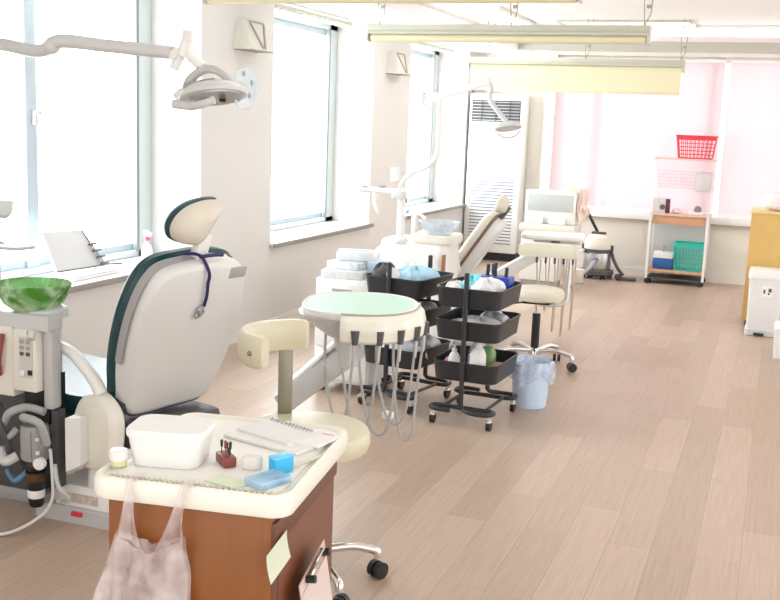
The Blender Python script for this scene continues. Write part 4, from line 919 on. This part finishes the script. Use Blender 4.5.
for k in range(5):
    x = -.10 + .062 * k; p = t2m @ Vector((x, -.17, -.12)); e = t2m @ Vector((x + .02, .05, -.13)); lo = [.30, .22, .08, .05, .10][k]
    q = MB(); q.cyl(p + Vector((0, 0, .03)), p + Vector((0, 0, -.07)), .010, .008, 10); q.build('handpiece', DGREY, t)
    q = MB(); q.tube([p + Vector((0, 0, -.05)), p + Vector((.005, .02, -.2)), Vector((p.x * .7 + e.x * .3, p.y * .7 + e.y * .3, lo + .03)), Vector(((p.x + e.x) / 2, (p.y + e.y) / 2, lo)), Vector((p.x * .3 + e.x * .7, p.y * .3 + e.y * .7, lo + .04)), e + Vector((0, 0, -.15)), e], .0045, 8, 6); q.build('hose', HOSEB, t)
b = MB(); b.bar(T2 + Vector((-.06, .02, -.12)), Vector((-1.88, 7.12, .40)), .07, .085, bev=.015); b.cyl(T2 + Vector((-.06, .02, -.16)), T2 + Vector((-.06, .02, -.08)), .05); b.build('arm', WHITE, t)
b = MB(); b.cyl((-1.90, 7.12, 0), (-1.90, 7.12, .44), .055, n=20); b.build('arm_post', WHITE, t)

# ------------------------------------------------------------------ white unit with grey screen, pink cloth, vacuum
t = thing('screen_cabinet', 'tall white equipment cabinet with a pale grey screen before the back wall', 'equipment cabinet', (-2.0, 9.75, 0))
pa = atY(519, 268, 9.6); q1 = atY(525, 190, 9.6); q2 = atY(574, 190, 9.6)
x0, x1, zt = q1.x - .02, q2.x + .01, q1.z
b = MB(); b.span((x0, 9.62, .06), (x1 - .12, 9.92, .52), .015); b.build('body', WHITE, t)
b = MB(); b.span((x0 - .02, 9.60, .52), (x1 + .02, 9.96, .60), .02); b.build('shelf', OFFW, t)
b = MB(); b.span((x0, 9.72, .60), (x1, 9.86, zt), .02); sc = b.build('screen_housing', WHITE, t)
b = MB(); b.span((x0 + .03, 9.712, .72), (x1 - .03, 9.722, zt - .035), .003); b.build('screen', LCDM, sc)
for s in (.18, .62): b = MB(); b.span((x0 + (x1 - x0) * s - .06, 9.66, .60), (x0 + (x1 - x0) * s + .10, 9.73, .665), .01); b.build('dispenser', PAPER, t)
b = MB(); b.span((x0 + .02, 9.64, 0), (x1 - .14, 9.90, .06)); b.build('plinth', GREY, t)
b = MB(); b.box((x1 - .02, 9.84, .27), (.06, .08, .50)); b.build('support', WHITE, t)
t = thing('pink_cloth', 'pale pink cloth draped over the back of the grey screen cabinet', 'cloth', (x1 + .03, 9.86, zt))
def clothpt(u, v):
    x = x1 - .17 + .26 * u; k = (v - .35)
    top = zt + .012 + .05 * math.sin(PI * min(1, u * 1.1)) * math.exp(-(k / .25) ** 2)
    fall = max(0, u - .62) * 1.0
    z = top - .95 * max(0, abs(k) - .14) ** 1.15 * (.6 + .6 * u) - fall * .5
    y = 9.845 + .22 * max(-.42, min(.42, k)) + .012 * math.sin(u * 15 + v * 4)
    z = max(z, zt - .20 - .05 * math.sin(u * 9 + v * 5))
    return Vector((x + .01 * math.sin(v * 11), y, z + .008 * math.sin(u * 21)))
b = MB(); b.grid(clothpt, 24, 26, .008); b.build('drape', PINKCLOTH, t)
b = MB(); b.grid(lambda u, v: Vector((x1 + .022 + .05 * u + .012 * math.sin(v * 7), 9.72 + .14 * u + .018 * math.sin(u * 14), zt + .03 - (.27 + .05 * math.sin(u * 7)) * v)), 14, 14, .006); b.build('hanging_end', PINKCLOTH, t)
# vacuum
vx, vy = -1.67, 10.62
t = thing('vacuum_cleaner', 'drum vacuum cleaner with cream head and steel tank by the back wall', 'vacuum cleaner', (vx, vy, 0))
b = MB(); b.lathe([(.16, .035), (.175, .05), (.17, .085), (.14, .095)], (vx, vy, 0)); b.build('base', DGREY, t)
for a in range(4): w_ = MB(); f_ = MB(); caster(w_, f_, (vx + .15 * math.cos(a * PI / 2 + .6), vy + .15 * math.sin(a * PI / 2 + .6), 0), .022, a); w_.build('caster', BLACK, t); f_.bm.free()
b = MB(); b.lathe([(.135, .09), (.14, .10), (.14, .27), (.135, .28)], (vx, vy, 0), 32); b.build('tank', STEEL, t)
b = MB(); b.lathe([(.143, .265), (.148, .27), (.148, .30), (.14, .305)], (vx, vy, 0), 32); b.build('rim', DGREY, t)
b = MB(); b.lathe([(.142, .30), (.148, .32), (.135, .39), (.10, .435), (.05, .45)], (vx, vy, 0), 32); b.build('head', OFFW, t)
b = MB(); b.box((vx, vy, .462), (.15, .035, .025), bev=.008); b.build('handle', DGREY, t)
for s in (-1, 1): b = MB(); b.box((vx + s * .145, vy - .03, .30), (.03, .05, .09), bev=.008); b.build('latch', DGREY, t)
b = MB(); b.cyl((vx + .01, vy - .13, .20), (vx + .0, vy - .18, .19), .03, n=16); b.build('inlet', mat('steel_blue', (.25, .30, .40), .4), t)
b = MB(); b.tube([(vx, vy - .175, .19), (vx - .04, vy - .24, .12), (vx - .12, vy - .28, .05), (vx - .24, vy - .26, .03), (vx - .30, vy - .2, .03)], .019, 12, 6); b.build('hose', mat('blue_grey_hose', (.42, .46, .50), .4), t)
b = MB(); b.tube([(vx + .155, vy - .05, .26), (vx + .17, vy - .05, .21), (vx + .22, vy - .05, .12), (vx + .28, vy - .05, .05)], .017, 10, 5); wd = b.build('wand', DGREY, t)
b = MB(); b.box((vx + .31, vy - .05, .018), (.20, .07, .034), bev=.01); b.ball((vx + .23, vy - .07, .035), .034, n=12); b.build('floor_nozzle', DGREY, wd)
b = MB(); b.tube([(vx - .02, vy + .05, .46), (vx - .07, vy + .06, .54), (vx - .14, vy + .06, .66), (vx - .20, vy + .04, .77)], .016, 10, 5); b.build('tube', BLACK, t)
b = MB(); b.box((vx - .14, vy - .10, .28), (.04, .10, .03), bev=.01); b.build('plug', WHITE, t)
b = MB(); b.box((0, 0, .07), (.16, .12, .14), bev=.01); solo(b, 'power_box', OFFW, (-1.80, 10.12, 0), 'small cream box on the floor in front of the vacuum', 'box')

# ------------------------------------------------------------------ shelf rack on casters
SY = 10.74
t = thing('shelf_rack', 'white wheeled shelf rack with wooden shelves before the pink blinds', 'shelf rack', (-.89, SY, 0))
xa, xb, ya, yb = -1.165, -.615, SY - .17, SY + .17
for x in (xa, xb):
    b = MB(); b.bar((x, ya, .05), (x, ya, .70), .024, .024); b.build('post', WHITE, t)
    b = MB(); b.bar((x, yb, .05), (x, yb, 1.25), .018, .018); b.build('rear_post', WHITE, t)
    for y in (ya, yb): w_ = MB(); f_ = MB(); caster(w_, f_, (x + (.02 if x < -1 else -.02), y, 0), .025, 1.2); w_.build('caster', BLACK, t); f_.bm.free()
b = MB(); b.span((xa, ya, .115), (xb, yb, .14), .003); b.build('bottom_shelf', WOODO, t)
b = MB(); b.span((xa, ya - .01, .045), (xb, yb, .06)); b.build('base_frame', DGREY, t)
b = MB(); b.span((xa - .015, ya - .01, .685), (xb + .015, yb, .705), .003); b.build('worktop', mat('pale_wood', (.72, .50, .40), .45), t)
b = MB(); b.span((xa + .02, ya + .01, .60), (xb - .02, ya + .03, .683), .003); b.build('drawer_front', WOODO, t)
b = MB(); b.span((xa + .01, yb - .012, .14), (xb - .01, yb - .004, .685)); b.build('rear_panel', LGREY, t)
b = MB(); b.span((xa - .02, yb - .20, 1.235), (xb + .03, yb + .01, 1.252), .003); b.build('top_shelf', mat('pink_wood_edge', (.72, .52, .46), .45), t)
b = MB()
for k in range(18): x = xa + .02 + k * (xb - xa - .04) / 17; b.cyl((x, yb - .01, .95), (x, yb - .01, 1.12), .0025, n=6)
for k in range(6): z = .95 + k * .034; b.cyl((xa, yb - .014, z), (xb, yb - .014, z), .0025, n=6)
b.build('wire_panel', mat('lilac_wire', (.66, .60, .68), .4, .3), t)
b = MB(); b.span((-.78, yb - .034, .925), (-.635, yb - .018, 1.115), .006); solo_ = b; solo_.bm.transform(Matrix.Translation((.70, -(yb - .026), -.925)))
solo(b, 'hanging_folder', mat('pale_grey_folder', (.62, .60, .62), .6), (-.70, yb - .026, .925), 'pale grey folder hanging on the wire panel of the shelf rack', 'folder')
def basket(name, label, m, c, w, l, h, rz=0., nx=9, nz=5):
    t = thing(name, label, 'basket', c, rz); W = lambda z: 1 - .16 * (1 - z / h)
    def P(a, z):  # a in 0..4 around
        s = int(a) % 4; f = a - int(a); k = W(z); x, y = [(-1 + 2 * f, -1), (1, -1 + 2 * f), (1 - 2 * f, 1), (-1, 1 - 2 * f)][s]
        return Vector((x * w / 2 * k, y * l / 2 * k, z))
    b = MB(); b.pad(rrect(w * .84, l * .84, .012), [(0, 1), (.006, 1)])
    b.build('bottom', m, t, True)
    b = MB()
    for s in range(4):
        for j in range(nx + 1): a = s + j / (nx + .001); b.bar(P(a, .004), P(a, h), .007, .004, (1, 0, 0) if s % 2 else (0, 1, 0))
        for k in range(nz + 1): z = .006 + k * (h * .8) / nz; b.bar(P(s + .001, z), P(s + .999, z), .004, .006)
    b.build('lattice', m, t, True)
    b = MB(); b.loft([[tuple(P(a, h - .035)) for a in (0, 1, 2, 3)], [tuple(P(a, h)) for a in (0, 1, 2, 3)]], cap0=False, cap1=False); r_ = b
    b2 = MB()
    for s in range(4): b2.bar(P(s + .001, h), P(s + .999, h), .018, .01, bev=.003); b2.bar(P(s + .001, h - .02), P(s + .999, h - .02), .006, .03)
    r_.bm.free(); b2.build('rim', m, t, True)
    return t
basket('storage_basket', 'red plastic lattice basket on top of the shelf rack', RED, (-.80, yb - .095, 1.2525), .38, .20, .225)
basket('storage_basket', 'turquoise plastic lattice basket on the bottom shelf of the rack', TEALP, (-.775, SY - .02, .1405), .29, .24, .275)
t = thing('wipes_box', 'white and blue box on the bottom shelf beside the turquoise basket', 'box', (-1.02, SY - .03, .1405))
b = MB(); b.box((0, 0, .055), (.19, .14, .11), bev=.004); b.build('body', mat('deep_blue_box', (.02, .11, .38), .4), t, True)
b = MB(); b.box((0, 0, .14), (.192, .142, .06), bev=.004); b.build('upper', PAPER, t, True)
b = MB(); b.cyl((-.0, -.02, .165), (.0, -.02, .24), .007, n=8); b.build('handle', GREY, t, True)
t = thing('supply_box', 'white box with black and magenta print at the left of the wooden shelf', 'box', (-1.085, SY - .06, .7055), .2)
b = MB(); b.box((-.015, 0, .075), (.14, .10, .15), bev=.004); b.build('body', mat('grey_white_box', (.66, .64, .64), .5, var=.3, bscale=30), t, True)
b = MB(); b.box((.062, -.01, .07), (.045, .09, .14), bev=.004); b.build('dark_side', mat('plum_print', (.10, .02, .05), .4), t, True)
b = MB(); b.lathe([(.012, 0), (.026, .0), (.026, .006), (.012, .006)], M=frame((.01, -.053, .06), (1, 0, 0), (0, -1, 0))); b.build('printed_ring', ICON, t, True)
b = crumple(.09, .07, .045, 41); solo(b, 'pink_sachet', mat('pale_pink', (.80, .64, .64), .6), (-.93, SY - .05, .7055), 'pale pink sachet in the middle of the wooden shelf', 'sachet')
t = thing('tape_dispenser', 'small white tape dispenser with dark roll at the right of the wooden shelf', 'tape dispenser', (-.74, SY - .08, .7055), .2)
b = MB(); b.box((0, 0, .014), (.13, .05, .028), bev=.008); b.box((-.05, 0, .035), (.03, .045, .03), bev=.008); b.build('base', WHITE, t, True)
b = MB(); b.lathe([(.022, -.012), (.036, -.012), (.036, .012), (.022, .012)], M=frame((.015, 0, .052), (1, 0, 0), (0, -1, 0))); b.build('roll', mat('dull_plum_roll', (.25, .20, .26), .4), t, True)

# ------------------------------------------------------------------ wooden cabinet and bins on the right
t = thing('wooden_cabinet', 'yellow wood cabinet standing at the right edge', 'cabinet', (.27, 8.80, 0))
b = MB(); b.span((-.175, 8.58, .05), (.72, 9.02, .90)); b.build('body', WOODY, t)
b = MB(); b.span((-.18, 8.57, .90), (.73, 9.03, .922), .003); b.build('top', mat('yellow_wood_top', (.74, .55, .26), .45, var=.06, bscale=9), t)
b = MB(); b.span((-.15, 8.61, 0), (.70, 9.0, .05)); b.build('plinth', CABTRIM, t)
b = crumple(.34, .26, .12, 51); solo(b, 'white_bag', mat('white_film', (.82, .74, .76), .4, bump=.5, bscale=30), (.06, 8.76, .9225), 'white plastic bag lying on top of the yellow wood cabinet', 'bag')
t = thing('pedal_bin', 'white pedal bin with sticker in front of the yellow wood cabinet', 'bin', (-.015, 8.33, 0))
b = MB(); b.pad(rrect(.245, .25, .03), [(.03, .93), (.05, .95), (.435, 1.0), (.44, 1.0)]); b.build('body', mat('white_bin', (.76, .76, .77), .4), t, True)
b = MB(); b.pad(rrect(.262, .268, .035), [(.44, 1.0), (.475, 1.0), (.50, .95), (.505, .8)]); b.build('lid', WHITE, t, True)
b = MB(); b.pad(rrect(.25, .25, .03), [(0, .97), (.004, 1), (.045, 1), (.05, .96)]); b.build('foot', LGREY, t, True)
b = MB(); b.box((-.02, -.135, .018), (.075, .05, .016), bev=.004); b.build('pedal', BLACK, t, True)
b = MB(); b.box((.012, -.1245, .345), (.075, .003, .075)); st_ = b.build('sticker', PAPER, t, True)
b = MB(); b.box((-.008, -.1265, .345), (.014, .002, .03)); b.box((.032, -.1265, .357), (.022, .002, .028)); b.box((.025, -.1265, .33), (.014, .002, .014), rot=(0, .6, 0)); b.build('printed_mark', ICON, st_, True)
t = thing('white_box_bin', 'white bin cut off by the right edge, nearest of the two', 'bin', (.19, 7.55, 0))
b = MB(); b.pad(rrect(.24, .28, .03), [(.0, .94), (.02, .96), (.19, 1.0)]); b.build('body', WHITE, t, True)
b = MB(); b.pad(rrect(.25, .29, .03), [(.19, 1.0), (.21, 1.0), (.22, .95)]); b.build('lid', PAPER, t, True)

# ------------------------------------------------------------------ blue waste bin
q = atZ(529, 405, 0.0)
t = thing('waste_bin', 'pale blue waste bin with a plastic liner beside the right hand cart', 'bin', (q.x, q.y, 0))
b = MB(); b.lathe([(.078, .004), (.088, .0), (.091, .01), (.109, .235), (.114, .24), (.111, .246), (.106, .235), (.087, .02), (.04, .018)], n=36, cap=True); b.build('bucket', SKYBAG, t, True)
def liner(u, v):
    a = 2 * PI * u; rip = .006 * math.sin(9 * a) + .004 * math.sin(17 * a + 1)
    if v < .45: k = v / .45; r0 = .086 + .026 * k + rip * .2; z = .17 + .09 * k
    else: k = (v - .45) / .55; r0 = .116 + .008 * math.sin(PI * k) + rip + .002; z = .262 - .11 * k * (1 + .25 * math.sin(3 * a + 1))
    return Vector((r0 * math.cos(a), r0 * math.sin(a), z))
b = MB(); b.grid(liner, 60, 18, closed_u=True); b.build('liner', LINER, t, True)

# ------------------------------------------------------------------ light
wd_ = bpy.data.worlds.new('daylight'); scene.world = wd_; wd_.use_nodes = True
bg = wd_.node_tree.nodes['Background']; bg.inputs['Color'].default_value = (1, .985, .96, 1); bg.inputs['Strength'].default_value = 1.55
scene.view_settings.view_transform = 'Standard'; scene.view_settings.look = 'None'; scene.view_settings.gamma = 1
scene.view_settings.use_curve_mapping = False; scene.view_settings.exposure = .52
